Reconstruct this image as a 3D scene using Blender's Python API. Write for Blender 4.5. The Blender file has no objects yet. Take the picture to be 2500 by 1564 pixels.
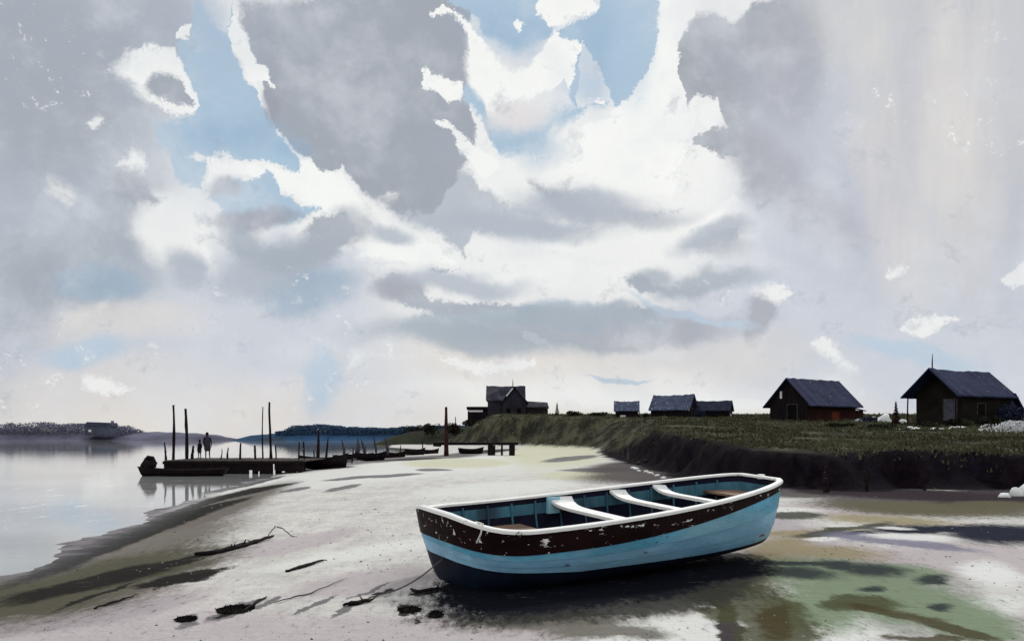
import bpy, bmesh, math, random
import numpy as np
from mathutils import Vector, Matrix, noise as mn
R = math.radians
random.seed(7)
SC = bpy.context.scene
COL = SC.collection

# ------------------------------------------------------------------ camera
F, HC, HY, CX = 2083.0, 2.2, 1062.0, 1250.0      # focal length in photo pixels, eye height, horizon row, centre column
cam_d = bpy.data.cameras.new("camera"); cam = bpy.data.objects.new("camera", cam_d); COL.objects.link(cam)
cam.location = (0, 0, HC); cam.rotation_euler = (R(90), 0, 0)
cam_d.sensor_width = 36; cam_d.lens = 30.0; cam_d.shift_y = 0.112
cam_d.clip_start = 0.1; cam_d.clip_end = 6000
SC.camera = cam
SC.view_settings.view_transform = 'Standard'; SC.view_settings.look = 'None'
SC.view_settings.exposure = 0.0; SC.view_settings.gamma = 1.0

SUN_AZ, SUN_EL = 22.0, 40.0          # degrees right of the view direction, above horizon
sun_d = bpy.data.lights.new("sun", 'SUN'); sun = bpy.data.objects.new("sun", sun_d); COL.objects.link(sun)
sun_d.energy = 1.5; sun_d.angle = R(10); sun_d.color = (1.0, 0.965, 0.92)
sdir = Vector((math.sin(R(SUN_AZ))*math.cos(R(SUN_EL)), math.cos(R(SUN_AZ))*math.cos(R(SUN_EL)), math.sin(R(SUN_EL))))
sun.rotation_euler = sdir.to_track_quat('Z', 'Y').to_euler()

# ------------------------------------------------------------------ node helpers
def srgb(c):
    return tuple((v/255/12.92 if v/255 <= 0.04045 else ((v/255+0.055)/1.055)**2.4) for v in c)

class NT:
    def __init__(s, tree): s.t = tree; s.n = tree.nodes; s.l = tree.links
    def node(s, typ, **kw):
        nd = s.n.new(typ)
        for k, v in kw.items(): setattr(nd, k, v)
        return nd
    def put(s, sock, v):
        if isinstance(v, bpy.types.NodeSocket): s.l.new(v, sock)
        elif v is not None:
            if sock.type == 'RGBA' and len(v) == 3: v = (*v, 1)
            sock.default_value = v
    def math(s, op, a, b=None, c=None, clamp=False):
        nd = s.node('ShaderNodeMath', operation=op); nd.use_clamp = clamp
        s.put(nd.inputs[0], a)
        if b is not None: s.put(nd.inputs[1], b)
        if c is not None: s.put(nd.inputs[2], c)
        return nd.outputs[0]
    def vmath(s, op, a, b=None, sc=None):
        nd = s.node('ShaderNodeVectorMath', operation=op)
        s.put(nd.inputs[0], a)
        if b is not None: s.put(nd.inputs[1], b)
        if sc is not None: s.put(nd.inputs['Scale'], sc)
        return nd.outputs[0]
    def mix(s, f, a, b, mode='MIX'):
        nd = s.node('ShaderNodeMix', data_type='RGBA', blend_type=mode)
        s.put(nd.inputs[0], f); s.put(nd.inputs[6], a); s.put(nd.inputs[7], b)
        return nd.outputs[2]
    def rng(s, v, a, b, c=0.0, d=1.0, smooth=True):
        nd = s.node('ShaderNodeMapRange'); nd.interpolation_type = 'SMOOTHSTEP' if smooth else 'LINEAR'
        s.put(nd.inputs[0], v)
        for i, x in enumerate((a, b, c, d)): s.put(nd.inputs[1+i], x)
        return nd.outputs[0]
    def noise(s, vec, scale, detail=4, rough=0.55, col=False, dist=0.0):
        nd = s.node('ShaderNodeTexNoise'); s.put(nd.inputs['Vector'], vec)
        nd.inputs['Scale'].default_value = scale; nd.inputs['Detail'].default_value = detail
        nd.inputs['Roughness'].default_value = rough; nd.inputs['Distortion'].default_value = dist
        return nd.outputs['Color' if col else 'Fac']
    def warp(s, vec, scale, amp, detail=4, rough=0.6):
        c = s.noise(vec, scale, detail, rough, col=True)
        c = s.vmath('SUBTRACT', c, (0.5, 0.5, 0.5))
        if isinstance(amp, (tuple, list)): c = s.vmath('MULTIPLY', c, tuple(amp))
        else: c = s.vmath('SCALE', c, sc=amp)
        return s.vmath('ADD', vec, c)
    def ell(s, vec, cx, cy, rx, ry, ang):
        m = s.node('ShaderNodeMapping', vector_type='TEXTURE'); s.put(m.inputs[0], vec)
        m.inputs[1].default_value = (cx, cy, 0); m.inputs[2].default_value = (0, 0, ang)
        m.inputs[3].default_value = (rx, ry, 1)
        g = s.node('ShaderNodeTexGradient', gradient_type='SPHERICAL'); s.l.new(m.outputs[0], g.inputs[0])
        return g.outputs[1]

def ell_to(fn, x, y, rx, ry, rot):
    """photo-pixel ellipse -> ellipse on the sphere of directions / on the ground, through fn's Jacobian"""
    c = np.array(fn(x, y)); e = 0.5 if fn is dir_uv else 1.5
    J = np.stack([(np.array(fn(x+e, y))-np.array(fn(x-e, y)))/(2*e), (np.array(fn(x, y+e))-np.array(fn(x, y-e)))/(2*e)], 1)
    a = R(rot); E = np.array([[math.cos(a)*rx, -math.sin(a)*ry], [math.sin(a)*rx, math.cos(a)*ry]])
    U, S, _ = np.linalg.svd(J @ E)
    return c[0], c[1], S[0], S[1], math.atan2(U[1, 0], U[0, 0])

def dir_uv(px, py):
    X = (px-CX)/F; Z = (HY-py)/F
    return math.atan2(X, 1), Z/math.sqrt(X*X+1)

def blobs(nt, base, vecs, layers, fn, gran=None, soft=None):
    """layers: (colour, vec key, edge0, edge1, strength, [ellipses]); one union of ellipses per layer"""
    col = base
    for (c, vk, e0, e1, st, els) in layers:
        m = None
        for el in els:
            x, y, rx, ry = el[:4]; rot = el[4] if len(el) > 4 else 0
            k = 1.0/(1-(e0+e1)/2)
            g = nt.ell(vecs[vk], *ell_to(fn, x, y, rx*k, ry*k, rot))
            m = g if m is None else nt.math('MAXIMUM', m, g)
        if gran is not None: m = nt.math('ADD', m, gran)
        e1s = e1
        if vk == 'h' and soft is not None: e1s = nt.math('ADD', e1, soft)
        f = nt.rng(m, e0, e1s, 0.0, st)
        col = nt.mix(f, col, c)
    return col

def strip(nt, sep_uv, top, bot):
    """crisp cloud outline: the band between two curves over azimuth; returns how far inside (in tangent units)"""
    U, V = sep_uv
    tp = [dir_uv(*p) for p in top]; bt = [dir_uv(*p) for p in bot]
    u0 = min(tp[0][0], bt[0][0]); u1 = max(tp[-1][0], bt[-1][0])
    vs_ = [p[1] for p in tp+bt]; v0, v1 = min(vs_)-.01, max(vs_)+.01
    s_ = nt.rng(U, u0, u1, 0, 1, False)
    end = nt.math('MULTIPLY', nt.math('MINIMUM', nt.math('SUBTRACT', U, u0), nt.math('SUBTRACT', u1, U)), 1.6)
    w_ = nt.rng(V, v0-2*(v1-v0), v1+2*(v1-v0), -2, 3, False)
    def curve(pts, cross):
        nd = nt.node('ShaderNodeFloatCurve'); c = nd.mapping.curves[0]; nd.mapping.use_clip = False
        P = [((u-u0)/(u1-u0), (v-v0)/(v1-v0)) for u, v in pts]
        P = [(0.0, P[0][1]+cross)]+[p for p in P if .004 < p[0] < .996]+[(1.0, P[-1][1]+cross)]
        c.points[0].location = P[0]; c.points[1].location = P[-1]
        for p in P[1:-1]: c.points.new(*p)
        for p in c.points: p.handle_type = 'VECTOR'
        nd.mapping.update(); nt.put(nd.inputs['Value'], s_); return nd.outputs[0]
    hi = curve(tp, 0); lo = curve(bt, 0)
    g = nt.math('MULTIPLY', nt.math('MINIMUM', nt.math('SUBTRACT', hi, w_), nt.math('SUBTRACT', w_, lo)), v1-v0)
    return nt.math('MINIMUM', g, end)
def strips(nt, base, sep_uv, layers, rag, soft):
    for (c, wpx, st, shapes) in layers:
        m = None
        for tb in shapes:
            g = strip(nt, sep_uv, *tb); m = g if m is None else nt.math('MAXIMUM', m, g)
        m = nt.math('ADD', m, rag)
        hi = nt.math('ADD', 2.2*wpx/F, nt.math('MULTIPLY', soft, 1.0)) if soft is not None else wpx/F
        base = nt.mix(nt.rng(m, 0.0, hi, 0.0, st), base, c)
    return base

# ------------------------------------------------------------------ sky
W = bpy.data.worlds.new("World"); SC.world = W; W.use_nodes = True
nt = NT(W.node_tree); nt.n.clear()
geo = nt.node('ShaderNodeTexCoord'); sep = nt.node('ShaderNodeSeparateXYZ'); nt.l.new(geo.outputs['Generated'], sep.inputs[0])
sx, sy, sz = sep.outputs
hyp = nt.math('SQRT', nt.math('ADD', nt.math('MULTIPLY', sx, sx), nt.math('ADD', nt.math('MULTIPLY', sy, sy), 1e-5)))
uu = nt.math('ARCTAN2', sx, sy); vv = nt.math('DIVIDE', sz, hyp)
cmb = nt.node('ShaderNodeCombineXYZ'); nt.put(cmb.inputs[0], uu); nt.put(cmb.inputs[1], vv)
UV = cmb.outputs[0]
V1 = nt.warp(UV, 9.0, 0.022, 3, 0.55)                         # broad billow
VM = nt.warp(V1, 26.0, 0.020, 4, 0.6)
VH = nt.warp(VM, 80.0, 0.011, 5, 0.75)                        # ragged torn edge
VS = nt.warp(UV, 5.0, 0.09, 5, 0.6)                          # soft drifting edge
vecs = {'h': VH, 's': VS}
sh = nt.node('ShaderNodeSeparateXYZ'); nt.l.new(VH, sh.inputs[0]); HUV = (sh.outputs[0], sh.outputs[1])
gran = nt.math('MULTIPLY', nt.math('SUBTRACT', nt.noise(UV, 110, 5, 0.75), 0.5), 0.20)
rag = nt.math('ADD', nt.math('MULTIPLY', nt.math('SUBTRACT', nt.noise(UV, 170, 4, 0.8), 0.5), 0.020), nt.math('MULTIPLY', nt.math('SUBTRACT', nt.noise(UV, 38, 4, 0.7), 0.5), 0.022))
softn = nt.rng(nt.noise(UV, 4.2, 2, 0.5), 0.44, 0.68, 0.0, 0.048)

low = nt.rng(vv, 0.0, 0.22)
base = nt.mix(low, srgb((228, 223, 216)), srgb((240, 241, 240)))
nz = nt.noise(UV, 4.0, 4, 0.6)
base = nt.mix(nt.rng(nz, 0.42, 0.68, 0, 0.55), base, srgb((205, 209, 218)))
GR = srgb((165, 171, 180)); GB = srgb((178, 187, 199)); LV = srgb((202, 208, 219)); BL = srgb((174, 198, 217))
PB = srgb((188, 205, 221)); WH = srgb((249, 250, 247)); VE = srgb((211, 211, 210)); WARM = srgb((226, 221, 216)); TEAL = srgb((170, 184, 190))
WSOFT = srgb((242, 243, 241))
soft1 = [
 (GB, 's', 0.02, 0.60, 0.95, [(90, 240, 400, 430), (330, 60, 170, 130), (60, 640, 400, 330), (250, 620, 190, 160, -10)]),
 (GR, 's', 0.05, 0.75, 0.75, [(120, 130, 330, 240), (330, 520, 100, 110, 30), (150, 300, 240, 160), (60, 740, 200, 160)]),
 (LV, 's', 0.05, 0.60, 0.80, [(430, 870, 440, 120), (700, 720, 260, 130), (830, 900, 150, 150), (1700, 820, 240, 70), (560, 800, 320, 90)]),
 (WSOFT, 's', 0.10, 0.60, 0.98, [(1480, 420, 330, 130, 5), (1290, 430, 220, 90), (1620, 300, 170, 140), (1640, 80, 80, 260), (1000, 600, 270, 60, 14), (860, 560, 170, 60, 10), (1550, 600, 280, 60), (430, 560, 90, 90), (1300, 680, 330, 40), (1560, 950, 560, 60), (1740, 640, 160, 60), (800, 430, 160, 50), (1150, 240, 90, 120)]),
]
shapes1 = [
 (WH, 3, 1.0, [([(268, 150), (285, 122), (320, 108), (370, 106), (418, 98), (435, 140), (458, 172), (470, 215), (487, 258)], [(268, 175), (300, 215), (340, 252), (390, 275), (440, 297), (470, 290), (487, 262)]),
   ([(500, 470), (510, 385), (560, 388), (620, 395), (680, 412), (725, 412), (728, 375), (765, 378), (775, 412), (830, 412), (860, 460), (900, 500), (1000, 550), (1080, 605)], [(500, 482), (545, 450), (575, 415), (620, 440), (650, 425), (680, 455), (730, 490), (780, 520), (900, 560), (960, 600), (1080, 640)]),
   ([(480, 560), (520, 590), (560, 620), (588, 660)], [(480, 600), (500, 690), (545, 722), (588, 665)]),
   ([(850, 610), (880, 598), (910, 575), (940, 556), (1010, 590), (1080, 618), (1112, 640)], [(850, 616), (870, 642), (950, 652), (1112, 646)]),
   ([(1300, 440), (1420, 300), (1480, 285), (1560, 170), (1600, 130), (1612, -20), (1700, -20)], [(1300, 450), (1420, 440), (1560, 500), (1640, 490), (1700, 300)]),
   ([(1700, 530), (1780, 480), (1850, 508), (1940, 530)], [(1700, 600), (1800, 612), (1850, 612), (1870, 575), (1940, 542)]),
   ([(278, 402), (300, 370), (320, 340), (345, 362), (359, 400)], [(278, 408), (310, 416), (340, 430), (359, 432)]),
   ([(1700, 270), (1730, 240), (1755, 250), (1766, 296)], [(1700, 300), (1730, 320), (1750, 318), (1766, 300)])]),
 (srgb((236, 236, 232)), 6, .9, [([(105, 440), (115, 398), (150, 420), (205, 470)], [(105, 460), (130, 490), (180, 512), (205, 506)]),
   ([(130, 770), (145, 742), (220, 735), (250, 698), (288, 708)], [(130, 800), (150, 840), (190, 812), (240, 778), (288, 724)]),
   ([(0, 930), (50, 905), (110, 895), (150, 930)], [(0, 990), (60, 970), (150, 940)])]),
 # the big central grey and what flows from it
 (srgb((187, 194, 202)), 12, 1.0, [([(880, 430), (1000, 400), (1110, 370), (1150, 400), (1170, 450), (1250, 487), (1330, 500), (1420, 540), (1560, 546)], [(880, 475), (980, 550), (1080, 592), (1130, 640), (1150, 590), (1240, 602), (1320, 612), (1400, 592), (1480, 572), (1560, 556)])]),
 (GR, 4, 1.0, [([(566, -30), (1130, -30), (1160, 60)], [(566, 40), (600, 95), (640, 200), (660, 310), (700, 345), (760, 385), (772, 418), (822, 418), (830, 405), (880, 475), (980, 545), (1060, 530), (1120, 440), (1160, 390)]),
   ([(338, 208), (350, 172), (370, 156), (395, 170), (430, 184), (448, 193), (458, 225), (467, 255)], [(338, 212), (360, 240), (400, 262), (440, 271), (467, 266)]),
   ([(266, 432), (285, 408), (320, 420), (350, 435), (380, 470), (404, 480)], [(266, 442), (280, 492), (320, 520), (370, 516), (404, 486)]),
   ([(1284, 432), (1300, 418), (1330, 440), (1360, 435), (1400, 450), (1500, 470), (1560, 490), (1620, 505), (1668, 498)], [(1284, 450), (1310, 490), (1340, 520), (1400, 560), (1440, 582), (1500, 560), (1600, 540), (1640, 520), (1668, 503)]),
   ([(1646, 598), (1680, 573), (1740, 550), (1818, 533)], [(1646, 604), (1700, 619), (1760, 642), (1800, 600), (1806, 560), (1818, 540)])]),
 (srgb((173, 180, 190)), 5, 1.0, [([(500, 560), (515, 549), (545, 560), (590, 580), (605, 612), (640, 612), (655, 590), (700, 590), (720, 565), (760, 530), (840, 514), (900, 540), (915, 570)], [(500, 568), (530, 600), (560, 632), (580, 662), (640, 740), (760, 770), (800, 700), (840, 620), (880, 606), (915, 576)]),
   ([(388, 650), (410, 610), (450, 590), (490, 605), (515, 640)], [(388, 656), (420, 680), (470, 690), (500, 675), (515, 648)]),
   ([(600, 770), (680, 740), (760, 750), (820, 790)], [(600, 776), (660, 800), (740, 810), (820, 796)]),
   ([(120, 560), (180, 520), (250, 540), (290, 600)], [(120, 570), (170, 640), (240, 650), (290, 610)]),
   ([(1010, 640), (1060, 655), (1120, 650)], [(1010, 646), (1060, 668), (1120, 656)]),
   ([(1520, 760), (1600, 740), (1700, 770), (1760, 800)], [(1520, 768), (1620, 800), (1700, 812), (1760, 806)]),
   ([(528, 700), (560, 670), (600, 655), (640, 660)], [(528, 710), (560, 727), (600, 727), (640, 720)]),
   ([(1510, 680), (1550, 663), (1600, 670), (1640, 690), (1740, 668), (1850, 680), (1864, 698)], [(1510, 690), (1560, 722), (1620, 727), (1700, 762), (1760, 740), (1800, 702), (1864, 706)]),
   ([(902, 682), (940, 670), (1010, 680), (1040, 724), (1130, 730), (1250, 735), (1440, 745), (1530, 760)], [(902, 690), (930, 726), (960, 748), (1030, 780), (1200, 800), (1400, 810), (1530, 790)])]),
 (srgb((176, 189, 197)), 8, .9, [([(780, 800), (900, 778), (1050, 760), (1200, 748), (1350, 750), (1480, 750), (1560, 772), (1700, 800), (1790, 830)], [(780, 822), (900, 832), (1050, 862), (1150, 880), (1240, 882), (1310, 862), (1350, 830), (1500, 852), (1650, 842), (1790, 836)])]),
 # dark cloud on the right
 (srgb((161, 167, 175)), 4, 1.0, [([(1655, 112), (1685, 60), (1700, 20), (1750, 14), (1795, 36), (1830, 8), (1845, -20), (2100, -20)], [(1655, 140), (1665, 210), (1680, 275), (1700, 238), (1745, 245), (1766, 300), (1800, 382), (1825, 380), (1860, 430), (1900, 500), (2000, 540), (2100, 500)]),
   ([(1688, 345), (1735, 310), (1790, 300), (1855, 330)], [(1688, 352), (1720, 376), (1760, 389), (1820, 378), (1855, 400)])]),
]
soft2 = [
 (VE, 's', 0.02, 0.40, 1.0, [(2330, 60, 430, 420), (2370, 480, 300, 430), (2180, 380, 160, 300)]),
 (LV, 's', 0.02, 0.60, 0.92, [(2050, 560, 260, 380, -12), (2180, 740, 500, 200), (2330, 900, 330, 150), (1900, 850, 220, 120)]),
 (srgb((166, 169, 177)), 's', 0.05, 0.65, 0.95, [(1860, 400, 130, 75, 38), (1990, 520, 130, 70, 30), (1870, 470, 70, 60), (1930, 130, 80, 160)]),
 (srgb((188, 191, 201)), 's', 0.1, 0.9, 0.6, [(2240, 250, 60, 240, 4), (1990, 420, 150, 300, -25), (2450, 600, 140, 180)]),
 (WARM, 's', 0.05, 0.80, 0.65, [(2190, 420, 80, 300, -6), (2330, 330, 100, 330, -4), (1350, 880, 430, 60), (250, 960, 330, 90), (640, 985, 560, 60), (310, 780, 180, 50), (1750, 870, 200, 70)]),
 (srgb((172, 175, 184)), 's', 0.08, 0.55, 0.9, [(1845, 780, 36, 60, 6), (1470, 805, 330, 34), (980, 720, 60, 30)]),
 (srgb((160, 180, 198)), 's', 0.08, 0.6, 0.8, [(1390, 768, 150, 28), (760, 710, 120, 50), (230, 690, 110, 40)]),
 (srgb((180, 186, 194)), 's', 0.1, 0.8, 0.7, [(850, 560, 60, 34), (1560, 540, 100, 26), (1760, 620, 60, 24)]),
]
shapes2 = [
 (BL, 4, 1.0, [([(416, 95), (432, 88), (466, 86), (470, -20), (556, -20), (553, 70), (570, 130), (600, 190), (628, 222), (652, 300)], [(416, 100), (435, 150), (455, 180), (470, 230), (500, 330), (560, 350), (652, 360)]),
   ([(362, 332), (380, 300), (440, 296), (480, 280), (520, 250), (600, 260), (640, 250), (680, 330), (732, 370)], [(362, 340), (380, 380), (420, 400), (425, 440), (455, 457), (490, 463), (505, 390), (520, 380), (570, 390), (640, 392), (700, 414), (732, 418)]),
   ([(498, 480), (520, 455), (545, 440), (560, 417), (590, 432), (625, 432), (650, 415), (672, 430), (690, 460), (730, 490), (782, 514)], [(498, 484), (540, 505), (560, 545), (600, 562), (640, 550), (700, 557), (740, 540), (782, 517)]),
   ([(1083, -20), (1330, -20), (1348, 50)], [(1083, 20), (1130, 30), (1170, 60), (1185, 105), (1215, 135), (1250, 165), (1300, 150), (1335, 110), (1348, 62)]),
   ([(1343, 82), (1380, 58), (1430, 35), (1455, 20), (1460, -20), (1612, -20)], [(1343, 95), (1420, 105), (1410, 160), (1385, 230), (1400, 282), (1500, 262), (1570, 200), (1592, 140), (1612, 60)]),
   ([(1128, 205), (1150, 190), (1180, 225), (1195, 265), (1250, 262), (1290, 265), (1350, 245), (1400, 255), (1490, 248)], [(1128, 245), (1180, 300), (1210, 380), (1260, 402), (1330, 400), (1350, 350), (1400, 300), (1440, 275), (1490, 260)])]),
]
soft3 = [
 (srgb((148, 178, 206)), 's', 0.1, 0.9, 0.5, [(1250, 90, 110, 60), (560, 330, 110, 40), (700, 375, 40, 26), (1440, 120, 50, 120), (1330, 365, 40, 40)]),
 (srgb((172, 196, 218)), 's', 0.1, 0.9, 0.6, [(510, 120, 40, 110), (1540, 120, 50, 110), (1420, 210, 60, 40)]),
 (srgb((158, 161, 172)), 's', 0.1, 0.7, 0.85, [(620, 545, 100, 18), (545, 470, 34, 24), (660, 250, 20, 60)]),
 (srgb((228, 224, 224)), 's', 0.1, 0.8, 0.9, [(1265, 290, 60, 34)]),
 (PB, 's', 0.05, 0.6, 0.9, [(800, 920, 46, 90), (2230, 855, 170, 24, 6), (230, 850, 100, 36), (1690, 770, 150, 9, 16), (1500, 918, 70, 7)]),
]
shapes3 = [
 (WH, 2, 1.0, [([(551, 60), (560, 12), (572, 15), (582, 50), (607, 95), (622, 150), (645, 170), (670, 216)], [(551, 66), (570, 130), (600, 185), (628, 224), (632, 202), (670, 218)]),
   ([(424, 90), (440, 55), (462, 38), (468, 40)], [(424, 94), (468, 94)]),
   ([(1042, 38), (1070, 12), (1120, 32), (1165, 58), (1180, 100), (1217, 137)], [(1042, 45), (1085, 42), (1120, 60), (1148, 85), (1150, 180), (1175, 210), (1217, 262)]),
   ([(1140, 165), (1185, 140), (1225, 140), (1228, 160), (1250, 172), (1290, 165), (1320, 130), (1340, 100), (1348, 72), (1375, 98), (1422, 103)], [(1140, 190), (1170, 235), (1195, 260), (1230, 258), (1290, 262), (1350, 240), (1372, 205), (1385, 230), (1400, 170), (1422, 110)]),
   ([(1306, 30), (1325, -20), (1440, -20), (1458, 22)], [(1306, 38), (1335, 68), (1375, 55), (1410, 38), (1458, 25)]),
   ([(1254, 62), (1262, 54), (1278, 60)], [(1254, 66), (1264, 92), (1278, 64)]),
   ([(1031, 166), (1050, 153), (1075, 180), (1134, 190)], [(1031, 212), (1060, 222), (1085, 257), (1134, 250)]),
   ([(1060, 282), (1090, 290), (1120, 320), (1150, 350), (1200, 360), (1215, 400)], [(1060, 288), (1100, 330), (1120, 380), (1150, 400), (1180, 440), (1215, 420)]),
   ([(1420, 250), (1440, 240), (1480, 252)], [(1420, 256), (1450, 258), (1480, 258)])]),
 (srgb((243, 244, 242)), 5, .88, [([(843, 850), (860, 836), (920, 845), (1024, 865)], [(843, 925), (870, 900), (900, 880), (960, 886), (1024, 871)]),
   ([(1076, 870), (1150, 880), (1230, 882), (1270, 868), (1310, 870)], [(1076, 890), (1120, 910), (1200, 916), (1310, 902)]),
   ([(1973, 830), (2010, 806), (2040, 830), (2060, 860), (2104, 900)], [(1973, 838), (1995, 870), (2030, 900), (2070, 917), (2104, 912)]),
   ([(2192, 795), (2220, 773), (2290, 770), (2345, 782)], [(2192, 802), (2230, 822), (2260, 830), (2300, 810), (2345, 790)]),
   ([(2148, 680), (2170, 655), (2205, 646), (2222, 655)], [(2148, 686), (2180, 684), (2222, 665)]),
   ([(2425, 690), (2460, 650), (2500, 625), (2560, 600)], [(2425, 698), (2460, 706), (2500, 700), (2560, 700)]),
   ([(1828, 716), (1850, 684), (1880, 678), (1940, 714)], [(1828, 724), (1860, 738), (1890, 760), (1940, 720)]),
   ([(1035, 720), (1100, 722), (1250, 722), (1320, 734), (1430, 738)], [(1035, 726), (1100, 734), (1250, 735), (1330, 745), (1430, 744)]),
   ([(1150, 605), (1170, 578), (1210, 592), (1265, 604)], [(1150, 612), (1180, 620), (1220, 618), (1265, 608)]),
   ([(700, 745), (735, 722), (752, 740)], [(700, 752), (730, 760), (752, 746)]),
   ([(915, 480), (950, 462), (1000, 470)], [(915, 486), (960, 492), (1000, 476)]),
   ([(440, 380), (480, 372), (520, 392)], [(440, 386), (480, 396), (520, 397)]),
   ([(210, 300), (240, 268), (262, 290)], [(210, 306), (240, 320), (262, 298)]),
   ([(240, 905), (290, 930), (330, 945)], [(200, 960), (260, 975), (330, 952)]),
   ([(352, 845), (368, 818), (384, 820), (394, 850)], [(352, 852), (394, 855)]),
   ([(550, 728), (580, 732), (625, 718)], [(550, 734), (590, 742), (625, 726)]),
   ([(1260, 812), (1290, 805), (1360, 838)], [(1260, 816), (1310, 845), (1360, 842)])]),
]
base = blobs(nt, base, vecs, soft1, dir_uv, gran)
base = strips(nt, base, HUV, shapes1, rag, softn)
base = blobs(nt, base, vecs, soft2, dir_uv, gran)
base = strips(nt, base, HUV, shapes2, rag, softn)
base = blobs(nt, base, vecs, soft3, dir_uv, gran)
base = strips(nt, base, HUV, shapes3, rag, nt.math('MULTIPLY', softn, 0.35))
# wet-in-wet blooms: washes thin out and thicken, cool and warm
b1_ = nt.noise(VS, 6.5, 5, 0.6); b2_ = nt.noise(V1, 15, 6, 0.68); b3_ = nt.noise(VS, 3.2, 4, 0.55)
base = nt.mix(nt.rng(b1_, 0.46, 0.70, 0.0, 0.50), base, srgb((222, 226, 232)))
base = nt.mix(nt.rng(b2_, 0.52, 0.74, 0.0, 0.24), base, srgb((233, 235, 236)))
base = nt.mix(nt.rng(b3_, 0.48, 0.30, 0.0, 0.30), base, srgb((176, 186, 202)))
base = nt.mix(nt.rng(nt.noise(VM, 22, 5, 0.7), 0.44, 0.28, 0.0, 0.40), base, srgb((160, 170, 182)))
rs1 = nt.node('ShaderNodeMapping'); nt.put(rs1.inputs[0], UV); rs1.inputs[2].default_value = (0, 0, R(14)); rs1.inputs[3].default_value = (14, 1.6, 1)
rain = nt.math('MULTIPLY', nt.rng(nt.noise(rs1.outputs[0], 1.0, 4, 0.6), 0.42, 0.66), nt.math('MULTIPLY', nt.rng(uu, 0.28, 0.42), nt.rng(vv, 0.10, 0.26)))
base = nt.mix(nt.math('MULTIPLY', rain, 0.45), base, srgb((186, 190, 202)))
base = blobs(nt, base, vecs, [(srgb((180, 188, 199)), 's', 0.05, 0.7, 0.85, [(1250, 560, 220, 36, 4), (1420, 500, 150, 44, 6), (640, 660, 130, 56, -14), (1120, 700, 160, 22, 3), (960, 580, 60, 24, 16), (1730, 590, 90, 28, -18), (460, 655, 60, 40, 24)]),
 (srgb((168, 178, 188)), 's', 0.05, 0.7, 0.8, [(1180, 822, 260, 34, 3), (1400, 770, 230, 24, -2), (600, 590, 60, 30, 40), (700, 630, 80, 34), (1720, 700, 120, 26, -8), (1600, 690, 60, 22)])], dir_uv, gran)
# dry-brush sparkle: torn white flecks where the wash breaks up
fl = nt.math('MULTIPLY', nt.rng(nt.noise(UV, 4.5, 3, 0.6), 0.56, 0.66), nt.rng(nt.noise(VM, 60, 5, 0.8), 0.60, 0.625))
base = nt.mix(nt.math('MULTIPLY', fl, 0.6), base, WH)
# pigment mottling inside the washes
mot = nt.noise(UV, 11, 6, 0.65)
base = nt.mix(nt.rng(mot, 0.3, 0.7, 0.0, 0.10, False), base, srgb((160, 168, 184)), 'MULTIPLY')
grn = nt.noise(UV, 260, 3, 0.7)
base = nt.mix(0.10, base, nt.mix(grn, (0.6, 0.6, 0.6, 1), (1.15, 1.15, 1.15, 1)), 'MULTIPLY')
sky = nt.node('ShaderNodeTexSky', sky_type='NISHITA'); sky.sun_disc = False
sky.sun_elevation = R(SUN_EL); sky.sun_rotation = R(SUN_AZ); sky.air_density = 1; sky.dust_density = 2
bg1 = nt.node('ShaderNodeBackground'); nt.l.new(sky.outputs[0], bg1.inputs[0]); bg1.inputs[1].default_value = 0.05
bg2 = nt.node('ShaderNodeBackground'); nt.put(bg2.inputs[0], base); bg2.inputs[1].default_value = 1.04
mx = nt.node('ShaderNodeMixShader'); mx.inputs[0].default_value = 0.96     # thin blue sky showing between the clouds
nt.l.new(bg1.outputs[0], mx.inputs[1]); nt.l.new(bg2.outputs[0], mx.inputs[2])
wo = nt.node('ShaderNodeOutputWorld'); nt.l.new(mx.outputs[0], wo.inputs[0])

# ------------------------------------------------------------------ terrain function
WATER_Z = -0.15
SHORE = [(-60, -60), (-14, 2), (-9.4, 10), (-8.6, 14.2), (-9.7, 20.5), (-12.2, 33), (-13.8, 48), (-14.8, 60), (-14.0, 85), (-11, 110), (-14, 140), (-24, 165), (-28, 195), (-33, 232), (-28, 305), (35, 430), (200, 540)]
BANK = [(200, 30), (60, 32.5), (21, 34.5), (13, 34.5), (9.4, 37), (8.8, 43), (9.2, 52), (9.8, 75), (10.5, 112), (8.5, 130), (0, 148), (-12, 163), (-21, 190), (-26, 230), (-20, 300), (40, 415), (205, 520)]
def sdist(poly, x, y):
    """distance to the polyline, signed + on its right / inland side"""
    x = np.asarray(x, float); y = np.asarray(y, float)
    best = np.full(x.shape, 1e18); sg = np.ones(x.shape)
    for (ax, ay), (bx, by) in zip(poly[:-1], poly[1:]):
        dx, dy = bx-ax, by-ay; L2 = dx*dx+dy*dy
        t = np.clip(((x-ax)*dx+(y-ay)*dy)/L2, 0, 1)
        d = (x-ax-t*dx)**2+(y-ay-t*dy)**2
        cr = dx*(y-ay)-dy*(x-ax)
        m = d < best-1e-9
        best = np.where(m, d, best); sg = np.where(m, np.where(cr < 0, 1.0, -1.0), sg)
    return np.sqrt(best)*sg
def sst(t): t = np.clip(t, 0, 1); return t*t*(3-2*t)
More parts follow.
